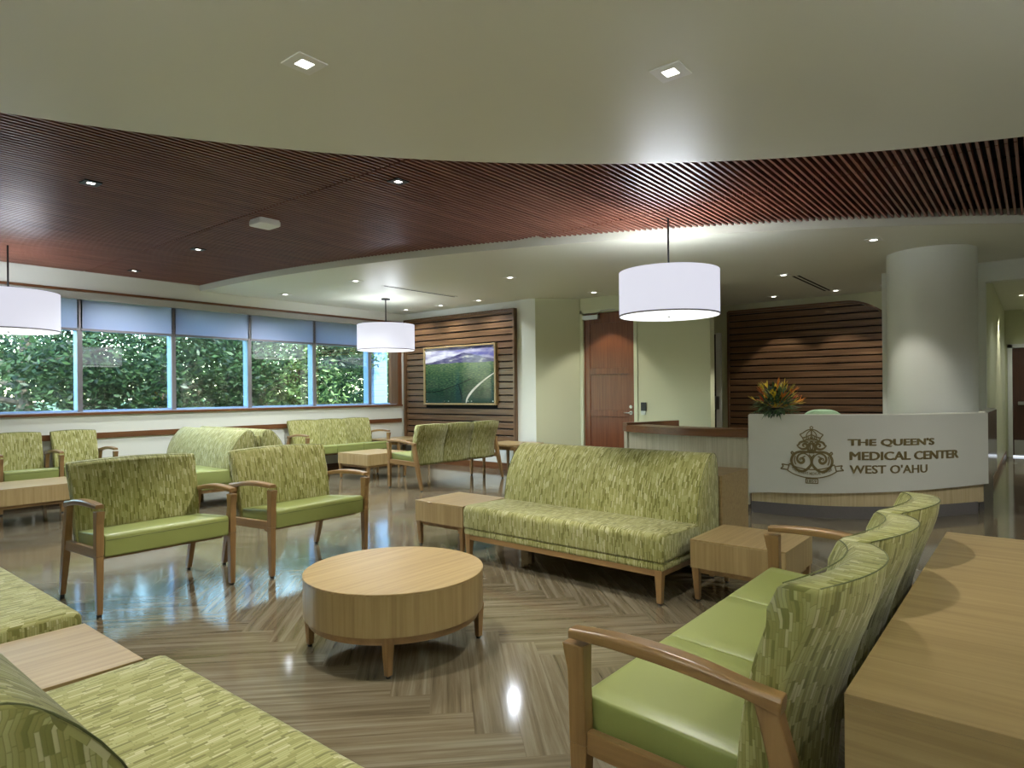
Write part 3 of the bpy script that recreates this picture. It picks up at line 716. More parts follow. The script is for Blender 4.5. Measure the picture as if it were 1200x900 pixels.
def make_bench(W, n, label, loc, rz, cat='bench', name='bench_seat', group=None, mid_arm=False, bow=.068, split=True, gap=.0):
    t = thing(name, label, cat, loc, rz, group)
    xs = [-W / 2, W / 2] + ([0] if mid_arm else [])
    for x in xs: arm_side(t, x, 1 if x > 0 else -1)
    sw = (W - .05) / n
    for k in range(n):
        a = -W / 2 + .025 + k * sw; b = a + sw
        if mid_arm:
            a = -W / 2 + .027 if k == 0 else .027; b = -.027 if k == 0 else W / 2 - .027
        bm = new(); upholstery(bm, seat_profile(), lin(a + .001, b - .001, 6), r=.008)
        st = obj('seat_cushion', bm, VINYL, t)
        obj('seat_seam', seam_tube([(a + .01, -.326, .447), (b - .01, -.326, .447)], .002), PIPE, st)
        ins = .012 if not mid_arm else .02
        a2 = a - (.012 if k == 0 else 0) + (0 if not mid_arm else .02); b2 = b + (.012 if k == n - 1 else 0) - (0 if not mid_arm else .02)
        bb = obj('backrest', back_bm(a2 + (.001 if k == 0 else .006), b2 - (.001 if k == n - 1 else .006), bow, .06 if n == 1 else 0.0), FAB, t)
        mid = (a2 + b2) / 2; hw = (b2 - a2) / 2
        def P_(q, y, z): return (mid + q * hw * .985, y - bow * q * q + bow * .8, z + .012 * (1 - q * q) * max(0, z - .6) / .28)
        for y_, z_, e_ in ((.222, .872, 0), (.298, .872, .018)):
            obj('backrest_piping', seam_tube([tuple(Vector(P_(q, y_, z_)) + Vector((0, e_ * (1 - q * q), 0))) for q in lin(-.97, .97, 14)], .0018), PIPE, bb)
    bm = new()
    box(bm, -W / 2 + .02, -.22, .315, W / 2 - .02, -.18, .346); box(bm, -W / 2 + .02, .12, .315, W / 2 - .02, .16, .346)
    obj('seat_frame', bm, ARM['x'], t, bevel=.003)
    if n > 2:
        for x, yy in ((0, -.23),):
            pass
    return t
make_bench(.81, 1, 'wide green upholstered armchair standing nearest the window reflections, left of its twin', (1.83, 4.61, 0), math.radians(0), 'armchair', 'wide_armchair', 'wide armchairs', bow=.02)
make_bench(.84, 1, 'wide green upholstered armchair just beyond the round coffee table', (2.90, 4.55, 0), math.radians(2), 'armchair', 'wide_armchair', 'wide armchairs', bow=.02)
make_bench(1.655, 3, 'three-seat bench with wooden arms nearest the camera, its back to the long console', (2.293, .655, 0), PI, group='three-seat benches with wooden arms')
make_bench(1.67, 3, 'three-seat bench seen from behind, turned to the window', (6.735, 6.68, 0), PI, group='three-seat benches with wooden arms', bow=.045)
make_bench(1.62, 3, 'three-seat bench against the window wall, nearest the picture corner', (6.62, 9.13, 0), 0, group='three-seat benches with wooden arms', bow=.045)
make_bench(1.14, 2, 'two-seat bench with a shared middle arm against the window wall', (2.55, 9.15, 0), 0, mid_arm=True, bow=.02)

# ------------------------------------------------------------------ armless arched sofas
def arch_sofa(L, label, loc, rz, group, vinyl_seat=False):
    t = thing('armless_sofa', label, 'sofa', loc, rz, group)
    h = L / 2
    # frame and legs
    bm = new(); box(bm, -h + .02, -.41, .175, h - .02, -.37, .215); box(bm, -h + .02, .34, .175, h - .02, .38, .215)
    box(bm, -h + .02, -.37, .175, -h + .06, .34, .215); box(bm, h - .06, -.37, .175, h - .02, .34, .215)
    obj('base_rail', bm, ARM['x'], t, bevel=.003)
    for sx in (-1, 1):
        for yy in (-.39, .36):
            bm = new(); taper(bm, sx * (h - .04), yy, .012, (.016, .016), .215, (.026, .024)); l = obj('leg', bm, ARM['z'], t, bevel=.003)
            bm = new(); cyl(bm, sx * (h - .04), yy, 0, .013, .013, 12); obj('foot', bm, FOOT, l)
    bm = new(); upholstery(bm, rounded([(-.415, .212), (-.415, .258), (.39, .258), (.39, .212)], .012, 3), lin(-h + .005, h - .005, 4), r=.01); obj('seat_platform', bm, VINYL if vinyl_seat else FAB, t)
    pr = rounded([(-.42, .26), (-.425, .435), (.10, .425), (.10, .26)], [.015, .05, .01, .01], 6)
    bm = new(); upholstery(bm, pr, lin(-h, h, 8), r=.016); obj('seat_cushion', bm, VINYL if vinyl_seat else FAB, t)
    fr = catmull([(.055, .40), (.068, .50), (.095, .62), (.14, .72), (.20, .80), (.262, .855), (.31, .872), (.35, .862), (.378, .82), (.392, .70), (.40, .26)], 4)
    prof = [tuple(p) for p in fr] + [(.10, .26), (.06, .33)]
    bm = new(); upholstery(bm, prof, lin(-h, h, 8), r=.010); bk = obj('backrest', bm, FAB, t)
    for sx in (-1, 1):
        obj('piping', seam_tube([(sx * (h - .006), p[0], p[1]) for p in fr[::2]], .002), PIPE, bk)
    bm = new(); upholstery(bm, rounded([(.405, .24), (.40, .80), (.425, .80), (.43, .24)], .008, 3), lin(-h + .02, h - .02, 3), r=.008); obj('back_panel', bm, FAB, t)
    return t
AG = 'armless sofas with arched backs'
arch_sofa(1.17, 'armless patterned sofa nearest the camera, cut by the bottom edge', (.546, 1.715, 0), PI / 2, AG)
arch_sofa(1.19, 'armless patterned sofa in line beyond the small corner table, cut by the picture edge', (.52, 3.62, 0), PI / 2, AG)
arch_sofa(1.70, 'long armless patterned sofa facing the round coffee table', (4.03, 2.59, 0), -PI / 2 - math.radians(1.8), AG)
arch_sofa(1.70, 'back-to-back arched sofa with plain green seat, on the shared-arm bench side', (3.76, 8.25, 0), -PI / 2, AG, True)
arch_sofa(1.70, 'back-to-back arched sofa with plain green seat, on the landscape picture side', (4.64, 8.25, 0), PI / 2, AG, True)

# ------------------------------------------------------------------ tables
def block_table(label, x0, y0, x1, y1, zt=.385, h=.175, inset=.012, group='square wooden block tables'):
    cx_, cy_ = (x0 + x1) / 2, (y0 + y1) / 2; hx, hy = (x1 - x0) / 2, (y1 - y0) / 2
    t = thing('block_table', label, 'table', (cx_, cy_, 0), 0, group)
    bm = new(); box(bm, -hx, -hy, zt - .012, hx, hy, zt); obj('tabletop', bm, OAK['x'], t, bevel=.002)
    bm = new(); box(bm, -hx + .001, -hy + .001, zt - h, hx - .001, hy - .001, zt - .012); obj('box_apron', bm, OAK['z'], t, bevel=.002)
    bm = new(); i = .025; z0 = zt - h - .032; z1 = zt - h
    box(bm, -hx + i, -hy + i, z0, hx - i, -hy + i + .03, z1); box(bm, -hx + i, hy - i - .03, z0, hx - i, hy - i, z1); box(bm, -hx + i, -hy + i, z0, -hx + i + .03, hy - i, z1); box(bm, hx - i - .03, -hy + i, z0, hx - i, hy - i, z1)
    obj('base_rail', bm, ARM['x'], t)
    for sx in (-1, 1):
        for sy in (-1, 1):
            bm = new(); taper(bm, sx * (hx - .035), sy * (hy - .035), .012, (.014, .014), z1, (.022, .022), x1=sx * (hx - .028), y1=sy * (hy - .028)); l = obj('leg', bm, ARM['z'], t, bevel=.002)
            bm = new(); cyl(bm, sx * (hx - .035), sy * (hy - .035), 0, .013, .012, 12); obj('foot', bm, FOOT, l)
    return t
block_table('square wooden block table between the long sofa and the nearest bench', 3.80, 1.11, 4.35, 1.68)
block_table('square wooden block table at the far end of the long sofa', 3.80, 3.61, 4.35, 4.17)
block_table('square wooden block table between the two sofas, top only visible', .36, 2.39, .925, 2.95, .40)
block_table('square wooden block table in front of the window bench', 6.09, 7.70, 6.87, 8.43, .40, .17)
block_table('square wooden block table in front of the shared-arm bench, cut by the picture edge', 1.70, 7.85, 2.50, 8.56, .40, .17)

t = thing('round_coffee_table', 'low round wooden coffee table with four tapered legs in the middle', 'coffee table', (2.245, 2.625, 0), 0)
bm = new(); cyl(bm, 0, 0, .378, .390, .462, 96); obj('tabletop', bm, OAK['x'], t, bevel=.002, smooth=True)
bm = new(); cyl(bm, 0, 0, .19, .378, .460, 96); obj('round_apron', bm, OAK['z'], t, smooth=True)
bm = new(); n = 96
loft(bm, [[(r * math.cos(2 * PI * k / n), r * math.sin(2 * PI * k / n), z) for k in range(n)] for r, z in ((.435, .150), (.440, .19), (.40, .19), (.40, .150), (.435, .150))], caps=False); obj('base_ring', bm, ARM['x'], t, smooth=True)
for sx in (-1, 1):
    for sy in (-1, 1):
        bm = new(); taper(bm, sx * .308, sy * .308, .012, (.014, .014), .19, (.022, .022)); l = obj('leg', bm, ARM['z'], t, bevel=.002)
        bm = new(); cyl(bm, sx * .308, sy * .308, 0, .013, .012, 12); obj('foot', bm, FOOT, l)

def end_table(label, x, y, hx, hy, zt, shape):
    t = thing('end_table', label, 'table', (x, y, 0), 0)
    bm = new(); prism(bm, shape, zt - .028, zt); obj('tabletop', bm, OAK['x'], t, bevel=.004)
    bm = new(); box(bm, -hx + .05, -hy + .05, zt - .085, hx - .05, -hy + .07, zt - .028); box(bm, -hx + .05, hy - .07, zt - .085, hx - .05, hy - .05, zt - .028)
    box(bm, -hx + .05, -hy + .05, zt - .085, -hx + .07, hy - .05, zt - .028); box(bm, hx - .07, -hy + .05, zt - .085, hx - .05, hy - .05, zt - .028); obj('apron', bm, ARM['x'], t)
    for sx in (-1, 1):
        for sy in (-1, 1):
            bm = new(); taper(bm, sx * (hx - .06), sy * (hy - .06), .0, (.014, .014), zt - .028, (.023, .023)); obj('leg', bm, ARM['z'], t, bevel=.002)
end_table('wooden end table beside the bench seen from behind, below the board panelling', 7.98, 6.50, .36, .38, .50, rounded([(-.36, -.20), (-.18, -.38), (.36, -.38), (.36, .38), (-.36, .38)], .02, 2))
end_table('wooden corner table between the window bench and the picture wall', 7.95, 9.08, .42, .40, .48, rounded([(-.42, -.40), (.46, -.40), (.46, .40), (-.42, .40)], .02, 2))

OAKD = {a: wood('console_veneer_' + a, *[tuple(x * .88 for x in c) for c in OAKC], axis=a, rough=0.36) for a in 'xyz'}
def console(label, x0, y0, x1, y1, zt, grain):
    t = thing('console_block', label, 'console', ((x0 + x1) / 2, (y0 + y1) / 2, 0), 0)
    hx, hy = (x1 - x0) / 2, (y1 - y0) / 2
    bm = new(); box(bm, -hx, -hy, zt - .02, hx, hy, zt); obj('top', bm, OAKD[grain], t, bevel=.0015)
    bm = new()
    e = .0
    box(bm, -hx + .0005, -hy + .0005, .03, hx - .0005, hy - .0005, zt - .02); obj('carcass', bm, OAKD[grain], t)
    bm = new(); box(bm, -hx + .03, -hy + .03, 0, hx - .03, hy - .03, .03); obj('plinth', bm, BLACKP, t)
console('long wooden console behind the nearest three-seat bench, cut by the picture edge', 1.405, -.42, 3.25, .303, .70, 'y')
console('tall narrow wooden console standing behind the long sofa', 4.475, 1.735, 5.0, 3.55, .70, 'y')

# ------------------------------------------------------------------ reception desk
ARC = [Vector((p[0], p[1])) for p in catmull([(6.94, 2.40), (7.05, 1.72), (7.38, 1.17), (7.80, .785), (8.35, .41)], 16)]
CUM = [0]
for a, b in zip(ARC[:-1], ARC[1:]): CUM.append(CUM[-1] + (b - a).length)
def arc_at(s):
    s = max(0, min(CUM[-1], s))
    k = 0
    while k < len(CUM) - 2 and CUM[k + 1] < s: k += 1
    q = (s - CUM[k]) / (CUM[k + 1] - CUM[k]); p = ARC[k].lerp(ARC[k + 1], q)
    d = (ARC[min(k + 2, len(ARC) - 1)] - ARC[max(k - 1, 0)]).normalized()
    return p, Vector((d.y, -d.x)) * (1 if d.y * -1 + d.x * 0 > 9 else 1)
# outward normal points to the waiting room (towards the camera)
def onarc(s, z, off=0.0):
    p, n = arc_at(s)
    if n.dot(-p) < 0: n = -n
    return (p.x + n.x * off, p.y + n.y * off, z)
desk = thing('reception_desk', 'curved pale reception desk with an engraved crest and lettering', 'reception desk', (8.2, 1.5, 0))
DL = Vector((8.2, 1.5, 0))
def loc(p): return Vector(p) - DL
LEN = CUM[-1]
def band(bm, zb, zt, o0, o1, s0=0, s1=LEN, n=48, tap=0.0):
    rings = []
    for s in lin(s0, s1, n):
        b_ = zb(s) if callable(zb) else zb; t_ = zt(s) if callable(zt) else zt
        rings.append([loc(onarc(s, b_, o1 - tap)), loc(onarc(s, t_, o1)), loc(onarc(s, t_, o0)), loc(onarc(s, b_, o0 - tap))])
    loft(bm, rings)
zb = lambda s: .205 + .10 * (s / LEN) ** .6
bm = new(); band(bm, zb, 1.04, -.05, 0.0); obj('front_panel', bm, STONE, desk, smooth=True, ang=40)
bm = new(); band(bm, .115, lambda s: zb(s) + .01, -.09, -.03, .02, LEN - .03); obj('lower_veneer_band', bm, KICKV, desk, smooth=True, ang=40)
bm = new(); band(bm, .0, .122, -.13, -.02, .02, LEN - .12); obj('base_plinth', bm, KICKG, desk, smooth=True, ang=40)
bm = new(); band(bm, 1.02, 1.045, -.16, -.045); obj('counter_ledge', bm, STONE, desk, smooth=True, ang=40)
bm = new(); band(bm, .72, .75, -.75, -.06, .05, 1.35); obj('work_surface', bm, OAK['x'], desk)
# return side towards the hallway
bm = new()
p0 = loc((8.352, .412, 0)); p1 = loc((11.1, .40, 0))
bm2 = new(); prism(bm2, [(p0.x, p0.y), (p1.x - 1.2, p1.y), (p1.x - 1.2, p1.y + .06), (p0.x + .05, p0.y + .07)], .30, 1.04); obj('return_panel', bm2, plain('glossy_grey_brown_panel', (.17, .145, .12), .15, coat=.3), desk)
bm2 = new(); prism(bm2, [(p0.x, p0.y + .02), (p1.x - 1.2, p1.y + .0), (p1.x - 1.2, p1.y + .085), (p0.x + .05, p0.y + .08)], 1.04, 1.055); obj('return_top', bm2, STONE, desk)
bm2 = new(); prism(bm2, [(p0.x + .06, p0.y + .04), (p1.x - 1.2, p1.y + .04), (p1.x - 1.2, p1.y + .085), (p0.x + .1, p0.y + .085)], 0, .30); obj('return_base', bm2, KICKG, desk)
bm.free()

# lettering, bent onto the panel
def text_bm(body, width, height, s0, z0, off=.003, bold=.012, space=1.0, shear=0.0, ext=.004):
    cu = bpy.data.curves.new('t', 'FONT'); cu.body = body; cu.size = 1.0; cu.offset = bold; cu.space_character = space; cu.resolution_u = 3; cu.shear = shear
    o = bpy.data.objects.new('t', cu); COL.objects.link(o)
    bpy.context.view_layer.update()
    dg = bpy.context.evaluated_depsgraph_get(); me = bpy.data.meshes.new_from_object(o.evaluated_get(dg))
    bpy.data.objects.remove(o); bpy.data.curves.remove(cu)
    bm = bmesh.new(); bm.from_mesh(me); bpy.data.meshes.remove(me); bm.loops.layers.uv.verify()
    xs = [v.co.x for v in bm.verts]; ys = [v.co.y for v in bm.verts]
    x0, x1, y0, y1 = min(xs), max(xs), min(ys), max(ys)
    r = bmesh.ops.extrude_face_region(bm, geom=bm.faces[:])
    vs = [g for g in r['geom'] if isinstance(g, bmesh.types.BMVert)]; top = set(vs)
    for v in bm.verts:
        s = s0 + (v.co.x - x0) / (x1 - x0) * width; z = z0 + (v.co.y - y0) / (y1 - y0) * height
        v.co = loc(onarc(s, z, ext if v in top else 0.0005))
    bmesh.ops.recalc_face_normals(bm, faces=bm.faces)
    return bm
def bold_text(body, width, height, s0, z0, fat):
    bm = bmesh.new(); bm.loops.layers.uv.verify()
    for q in range(4):
        t_ = text_bm(body, width - fat, height - fat * .35, s0 + fat * q / 3, z0 + fat * .35 * (q % 2), bold=.0, ext=.004 + q * .0002)
        me = bpy.data.meshes.new('tmp'); t_.to_mesh(me); t_.free(); bm.from_mesh(me); bpy.data.meshes.remove(me)
    return bm
obj('lettering', bold_text("THE QUEEN'S", .905, .083, .945, .722, .012), GOLDL, desk)
obj('lettering', bold_text("MEDICAL CENTER", 1.195, .086, .962, .590, .012), GOLDL, desk)
obj('lettering', bold_text("WEST O'AHU", .80, .086, .962, .457, .006), GOLDL, desk)

# crest: strokes drawn in the crest's own square (x right, y down; 0..360 wide, 0..340 high)
def cs(x, y):   # crest units -> (s, z)
    return (.613 + (x - 175) * .00797 / 4.8, .926 - (y - 6) * .00853 / 4.8)
def stroke(bm, pts, w=6.0, sm=True, ww=None):
    P = [Vector(p) for p in (catmull([Vector(p) for p in pts], 6) if sm and len(pts) > 2 else pts)]
    L_, R_ = [], []
    for i, p in enumerate(P):
        d = (P[min(i + 1, len(P) - 1)] - P[max(i - 1, 0)])
        d = d.normalized() if d.length > 0 else Vector((1, 0)); nrm = Vector((-d.y, d.x))
        h = w * .64
        if ww: h *= ww(i / (len(P) - 1))
        L_.append(p + nrm * h); R_.append(p - nrm * h)
    rings = []
    for a, b in zip(L_, R_):
        sa, za = cs(a.x, a.y); sb, zb_ = cs(b.x, b.y)
        rings.append([loc(onarc(sa, za, 0)), loc(onarc(sb, zb_, 0)), loc(onarc(sb, zb_, .004)), loc(onarc(sa, za, .004))])
    loft(bm, rings)
def both(bm, pts, w=6.0, **k):
    stroke(bm, pts, w, **k); stroke(bm, [(350 - x, y) for x, y in pts], w, **k)
fat = lambda q: .55 + .9 * math.sin(PI * q)
bm = new()   # crown
stroke(bm, [(175, 4), (183, 12), (175, 22), (167, 12), (175, 4)], 4)
both(bm, [(175, 22), (200, 28), (225, 45), (240, 52)], 5); both(bm, [(240, 52), (226, 70), (218, 88)], 5)
both(bm, [(175, 24), (196, 42), (204, 62), (200, 80)], 4); stroke(bm, [(175, 24), (175, 80)], 6)
both(bm, [(218, 88), (196, 80), (175, 78)], 7); both(bm, [(216, 97), (196, 90), (175, 88)], 4)
for k in range(6): both(bm, [(180 + k * 8, 52 + k * 3), (186 + k * 7, 62 + k * 3)], 4, sm=False)
for k in range(4): both(bm, [(184 + k * 11, 66), (178 + k * 11, 76)], 4, sm=False)
# upper cypher scrolls
both(bm, [(190, 100), (215, 92), (238, 98), (248, 112), (258, 114)], 7, ww=fat)
both(bm, [(258, 114), (244, 128), (226, 136), (206, 132), (198, 118), (206, 106), (220, 108), (222, 118), (214, 122)], 8, ww=fat)
both(bm, [(175, 88), (190, 110), (196, 128), (186, 150), (160, 158)], 8, ww=fat)
both(bm, [(175, 100), (184, 118), (180, 136), (170, 146)], 6)
both(bm, [(150, 148), (165, 142), (180, 146), (196, 152)], 5)
# lower cypher scrolls
both(bm, [(175, 150), (200, 152), (240, 152), (270, 164), (288, 194), (284, 226), (262, 250), (232, 262), (205, 256), (188, 238), (180, 214), (184, 188), (200, 168), (222, 160), (246, 170), (256, 190), (250, 208), (234, 216), (220, 208), (220, 194), (232, 190)], 10, ww=lambda q: .8 + .35 * math.sin(q * 9))
both(bm, [(276, 160), (284, 152), (290, 160), (282, 168)], 6)
both(bm, [(160, 166), (176, 190), (176, 218), (196, 246), (220, 262), (250, 262), (270, 248)], 8, ww=fat)
both(bm, [(210, 176), (226, 184), (240, 190), (238, 202)], 5)
both(bm, [(266, 176), (272, 200), (264, 226)], 5)
# ribbon
both(bm, [(175, 252), (215, 250), (262, 240), (300, 222)], 5); both(bm, [(175, 300), (220, 297), (272, 283), (312, 262)], 5)
both(bm, [(300, 222), (312, 262)], 5, sm=False); both(bm, [(303, 232), (345, 226)], 5, sm=False); both(bm, [(312, 258), (352, 254)], 5, sm=False); both(bm, [(345, 226), (336, 240)], 5, sm=False); both(bm, [(336, 240), (352, 254)], 5, sm=False)
# year box
stroke(bm, [(142, 305), (208, 305)], 4, sm=False); stroke(bm, [(142, 330), (208, 330)], 4, sm=False); stroke(bm, [(142, 303), (142, 332)], 4, sm=False); stroke(bm, [(208, 303), (208, 332)], 4, sm=False)
obj('crest', bm, GOLDL, desk)
# tiny words along the ribbon and the year
def ribbon_text(body, half, y0, y1, sag):
    cu = bpy.data.curves.new('t', 'FONT'); cu.body = body; cu.size = 1.0; cu.offset = .025; cu.resolution_u = 2
    o = bpy.data.objects.new('t', cu); COL.objects.link(o); bpy.context.view_layer.update()
    me = bpy.data.meshes.new_from_object(o.evaluated_get(bpy.context.evaluated_depsgraph_get())); bpy.data.objects.remove(o); bpy.data.curves.remove(cu)
    bm = bmesh.new(); bm.from_mesh(me); bpy.data.meshes.remove(me); bm.loops.layers.uv.verify()
    xs = [v.co.x for v in bm.verts]; ys = [v.co.y for v in bm.verts]
    xa, xb, ya, yb = min(xs), max(xs), min(ys), max(ys)
    for v in bm.verts:
        q = (v.co.x - xa) / (xb - xa) * 2 - 1; h = (v.co.y - ya) / (yb - ya)
        s, z = cs(175 + q * half, y1 + (y0 - y1) * h - sag * q * q)
        v.co = loc(onarc(s, z, .0045))
    return bm
obj('ribbon_lettering', ribbon_text("THE QUEEN'S MEDICAL CENTER", 112, 267, 286, 28), GOLDL, desk)
obj('year_lettering', ribbon_text("1859", 26, 310, 326, 0), GOLDL, desk)

# low curved counter to the left of the desk
t = thing('reception_counter', 'low curved check-in counter with dark wood top and cream ribbed front', 'counter', (7.2, 3.2, 0))
O = Vector((7.2, 3.2, 0))
CP = [Vector(p) for p in catmull([(7.03, 2.44), (7.00, 2.85), (7.02, 3.25), (7.14, 3.70), (7.32, 4.08)], 10)]
def offp(P, d):
    o = []
    for i, p in enumerate(P):
        q = (P[min(i + 1, len(P) - 1)] - P[max(i - 1, 0)]).normalized(); n_ = Vector((-q.y, q.x)); 
        o.append(p - n_ * d)
    return o
def strip(P0, P1, z0, z1, mat, name, par, sm=True):
    bm = new(); loft(bm, [[(a.x - O.x, a.y - O.y, z0), (b.x - O.x, b.y - O.y, z0), (b.x - O.x, b.y - O.y, z1), (a.x - O.x, a.y - O.y, z1)] for a, b in zip(P0, P1)]); return obj(name, bm, mat, par, smooth=sm, ang=40)
strip(CP, offp(CP, .32), .79, .875, TRIMW['y'], 'countertop', t)
strip(offp(CP, .05), offp(CP, .10), .06, .79, CREAMV, 'ribbed_front', t)
strip(offp(CP, .07), offp(CP, .14), 0, .06, KICKG, 'kick_base', t)
bm = new(); 
for k in range(0, len(CP) - 1):
    for q in (0, .5):
        a = offp(CP, .048); p = a[k].lerp(a[k + 1], q); box(bm, p.x - O.x - .003, p.y - O.y - .003, .06, p.x - O.x + .003, p.y - O.y + .003, .785)
obj('front_rib', bm, CREAMV, t)['kind'] = 'stuff'
bm = new(); bm_pts = [(7.34, 4.07), (8.28, 3.80), (8.30, 3.88), (7.36, 4.15)]
prism(bm, [(a - O.x, b - O.y) for a, b in bm_pts], .79, .90); obj('side_screen', bm, TRIMW['x'], t)
bm = new(); prism(bm, [(a - O.x, b - O.y) for a, b in [(7.37, 2.5), (7.34, 3.25), (7.55, 4.0), (8.25, 3.8), (8.1, 2.6)]], .70, .73); obj('inner_worktop', bm, STONE, t)
bm = new(); prism(bm, [(a - O.x, b - O.y) for a, b in [(7.36, 4.09), (8.28, 3.82), (8.28, 3.86), (7.36, 4.13)]], 0, .79); obj('side_panel', bm, CREAMV, t)

# office chair behind the desk: only the top of its back shows
t = thing('office_chair', 'pale green rounded office chair back showing over the desk', 'office chair', (7.75, 1.86, 0), math.radians(-76))
bm = new(); 
pts = []
for k in range(13):
    a = -PI / 2 + PI * k / 12
def shell(bm, w, z0, z1, y, th):
    pr = rounded([(-w, z0), (w, z0), (w, z1), (-w, z1)], [.06, .06, .2, .2], 8)
    a = [bm.verts.new((p[0], y + .06 * (p[0] / w) ** 2 * -1, p[1])) for p in pr]; b = [bm.verts.new((p[0] * .97, y + th + .06 * (p[0] / w) ** 2 * -1, p[1])) for p in pr]
    n = len(pr)
    for k in range(n): bm.faces.new((a[k], a[(k + 1) % n], b[(k + 1) % n], b[k]))
    bm.faces.new(a[::-1]); bm.faces.new(b)
shell(bm, .235, .56, 1.075, .2, .04); obj('backrest', bm, PALEG, t, bevel=.01)
bm = new(); upholstery(bm, rounded([(-.24, .43), (-.24, .49), (.22, .49), (.22, .43)], .03, 4), lin(-.24, .24, 4), r=.02); obj('seat', bm, PALEG, t)
bm = new(); tube(bm, [(0, .0, .08), (0, 0, .43)], .025, 12); tube(bm, [(0, .1, .42), (0, .25, .44), (0, .25, .7)], .018, 8); obj('column_post', bm, DARKM, t)
bm = new()
for k in range(5):
    a = k * 2 * PI / 5; tube(bm, [(0, 0, .1), (.3 * math.cos(a), .3 * math.sin(a), .06)], [.025, .015], 8)
obj('star_base', bm, BLACKP, t)
for k in range(5):
    a = k * 2 * PI / 5; bm = new(); box(bm, .28 * math.cos(a) - .02, .28 * math.sin(a) - .02, 0, .28 * math.cos(a) + .02, .28 * math.sin(a) + .02, .05); obj('caster', bm, BLACKP, t, bevel=.012)

# flower arrangement on the left end of the desk
t = thing('flower_arrangement', 'spray of orange and yellow tropical flowers on the left end of the desk', 'flowers', (7.13, 2.17, 1.045))
rnd = random.Random(3)
LEAFM = leafmat('dark_green_leaf', (.02, .05, .02), (.11, .19, .07), .15)
PETM = [plain('yellow_bract', (.75, .55, .03), .4, vary=.15), plain('orange_bract', (.75, .22, .02), .4, vary=.15), plain('red_orange_bract', (.55, .09, .03), .4, vary=.15), plain('yellow_green_bract', (.5, .5, .06), .4, vary=.15)]
bm = new(); cyl(bm, 0, 0, 0, .07, .06, 20, .085); obj('bowl', bm, BLACKP, t, smooth=True)
def blade(bm, p, d, L, w, droop=0.0, up=Vector((0, 0, 1))):
    d = d.normalized(); side = d.cross(up); side = side.normalized() if side.length > .01 else Vector((1, 0, 0)); nn = side.cross(d)
    rows = []
    for k in range(5):
        q = k / 4; c = p + d * L * q + Vector((0, 0, -droop * L * q * q)); ww = w * (math.sin(PI * min(1, q * .9 + .1)) ** .8) * (1 if q < 1 else 0.05)
        rows.append((c - side * ww, c + nn * ww * .35, c + side * ww))
    V = [[bm.verts.new(v) for v in r] for r in rows]
    for a, b in zip(V[:-1], V[1:]):
        bm.faces.new((a[0], a[1], b[1], b[0])); bm.faces.new((a[1], a[2], b[2], b[1]))
bm = new()
for k in range(560):
    az = rnd.uniform(0, 2 * PI); el = rnd.uniform(-.35, 1.45)
    d = Vector((math.cos(az) * math.cos(el), math.sin(az) * math.cos(el), math.sin(el)))
    st = Vector((0, 0, .07)) + d * rnd.uniform(.05, .20)
    st.x += 0; 
    dd = (d + Vector((rnd.uniform(-.5, .5), rnd.uniform(-.5, .5), rnd.uniform(-.5, .5)))).normalized()
    blade(bm, st, dd, rnd.uniform(.05, .13), rnd.uniform(.006, .015), .25)
for k in range(9):
    az = math.radians(rnd.uniform(130, 260)); d = Vector((math.cos(az), math.sin(az), -.1)); blade(bm, Vector((-.05, 0, .05)) + d * .05, d, rnd.uniform(.07, .14), .010, .7)
obj('foliage', bm, LEAFM, t)
for k in range(34):
    az = rnd.uniform(0, 2 * PI); el = rnd.uniform(.15, 1.45)
    d = Vector((math.cos(az) * math.cos(el), math.sin(az) * math.cos(el), math.sin(el)))
    rr = rnd.uniform(.13, .24)
    p = Vector((0, 0, .07)) + Vector((d.x, d.y, d.z * 1.15)) * rr
    bm = new(); nb = rnd.randint(4, 6)
    for q in range(nb):
        dd = (d + Vector((rnd.uniform(-.55, .55), rnd.uniform(-.55, .55), rnd.uniform(-.2, .7)))).normalized()
        blade(bm, p, dd, rnd.uniform(.06, .11), rnd.uniform(.005, .009), .0)
    tube(bm, [(0, 0, .05), p * .5 + Vector((0, 0, .03)), p], .003, 5)
    obj('flower', bm, PETM[rnd.choice((0, 0, 0, 1, 1, 2, 3))], t)

# ------------------------------------------------------------------ outside
bm = new(); box(bm, -150, 9.9, -.5, 260, 260, -.35)
g = obj('ground', bm, plain('dark_grass_ground', (.05, .10, .03), .9, vary=.4, bscale=2)); struct(g)  # dark green grass, tone varied by noise
LM = [leafmat('tree_leaf_deep', (.008, .024, .012), (.075, .135, .045)), leafmat('tree_leaf_bright', (.035, .085, .03), (.25, .35, .12))]
BARK = plain('grey_brown_bark', (.10, .075, .055), .9, vary=.4, bscale=14, bump=.3)
def leaf_cloud(rnd, blobs, n, size):
    bm = new()
    for k in range(n):
        c, r = rnd.choice(blobs)
        d = Vector((rnd.gauss(0, 1), rnd.gauss(0, 1), rnd.gauss(0, 1))).normalized() * r * rnd.uniform(.45, 1.0) ** .6
        p = Vector(c) + Vector((d.x, d.y, d.z * .75))
        a = Vector((rnd.gauss(0, 1), rnd.gauss(0, 1), rnd.gauss(0, .6))).normalized(); b = a.orthogonal().normalized()
        b = (Matrix.Rotation(rnd.uniform(0, 6.28), 3, a) @ b); s = size * rnd.uniform(.6, 1.4)
        v = [bm.verts.new(p + q) for q in (-a * s, b * s * .38, a * s, -b * s * .38)]
        bm.faces.new(v)
    return bm
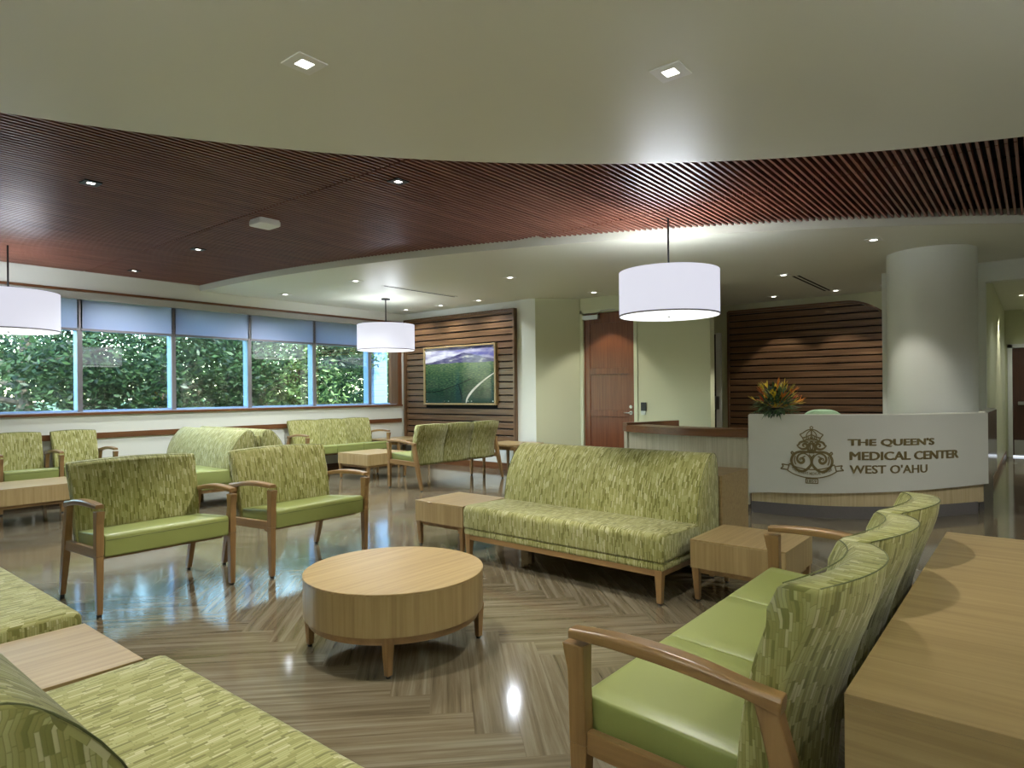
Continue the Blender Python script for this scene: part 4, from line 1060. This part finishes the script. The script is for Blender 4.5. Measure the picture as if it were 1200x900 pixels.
def tree(label, x, y, seed, mat, scale=1.0, n=9000, low=.6):
    rnd = random.Random(seed)
    t = thing('tree', label, 'tree', (x, y, -.36), rnd.uniform(0, 6), 'trees outside the windows')
    bm = new(); br = []
    tube(bm, [(0, 0, 0), (.08, .05, 1.0), (.05, .15, 1.9), (.2, .1, 3.2)], [.16, .13, .11, .07], 9)
    for k in range(7):
        a = k * 2 * PI / 7 + rnd.uniform(-.4, .4); h = rnd.uniform(1.0, 2.2); L = rnd.uniform(1.2, 2.4) * scale; up = rnd.uniform(.2, 1.2)
        p1 = Vector((.05, .1, h)); p2 = p1 + Vector((math.cos(a) * L * .5, math.sin(a) * L * .5, up * .6)); p3 = p1 + Vector((math.cos(a) * L, math.sin(a) * L, up))
        tube(bm, [p1, p2, p3], [.06, .045, .02], 7); br.append(p3)
    obj('trunk', bm, BARK, t, smooth=True)
    bl = [(p + Vector((rnd.uniform(-.5, .5), rnd.uniform(-.5, .5), rnd.uniform(-.5, .6))), rnd.uniform(.5, 1.0) * scale) for p in br for _ in range(4)]
    bl += [(Vector((rnd.uniform(-2.2, 2.2) * scale, rnd.uniform(-2.2, 2.2) * scale, rnd.uniform(low + .6, 5.5))), rnd.uniform(.5, 1.1) * scale) for _ in range(26)]
    obj('foliage', leaf_cloud(rnd, bl, n * 2, .062), mat, t)
tree('dense dark tree outside, seen through the window left of the leftmost mullion', 3.6, 14.2, 1, LM[0])
tree('dark tree with a bare forked trunk outside, behind the reflected lamp', 6.2, 15.0, 2, LM[0], low=1.3)
tree('leafy tree outside behind the third window bay', 8.4, 14.4, 3, LM[0])
tree('bright drooping tree outside behind the middle window bay', 10.6, 14.6, 4, LM[1])
tree('deep green tree outside near the far mullions', 13.2, 15.2, 5, LM[0])
tree('bright yellow-green tree outside beside the far end of the windows', 15.0, 15.6, 6, LM[1], n=4500)
tree('large dark tree further back behind the left windows', 7.0, 21.0, 7, LM[0], 1.5, 9000)
tree('large dark tree further back behind the middle windows', 14.0, 22.0, 8, LM[0], 1.5, 9000)
tree('pale green tree further back at the far right of the windows', 21.0, 23.0, 9, LM[1], 1.3, 4000)
tree('shaded tree further back at the far left of the windows', 2.0, 19.5, 10, LM[0], 1.4, 7000)
rnd = random.Random(5)
bm = leaf_cloud(rnd, [((x, 17.5 + rnd.uniform(-.5, .5), rnd.uniform(0.1, 1.2)), .9) for x in lin(0, 22, 40)], 12000, .09)
tag(obj('hedge', bm, LM[0]), 'low dark hedge running outside beneath the trees', 'hedge', kind='stuff')
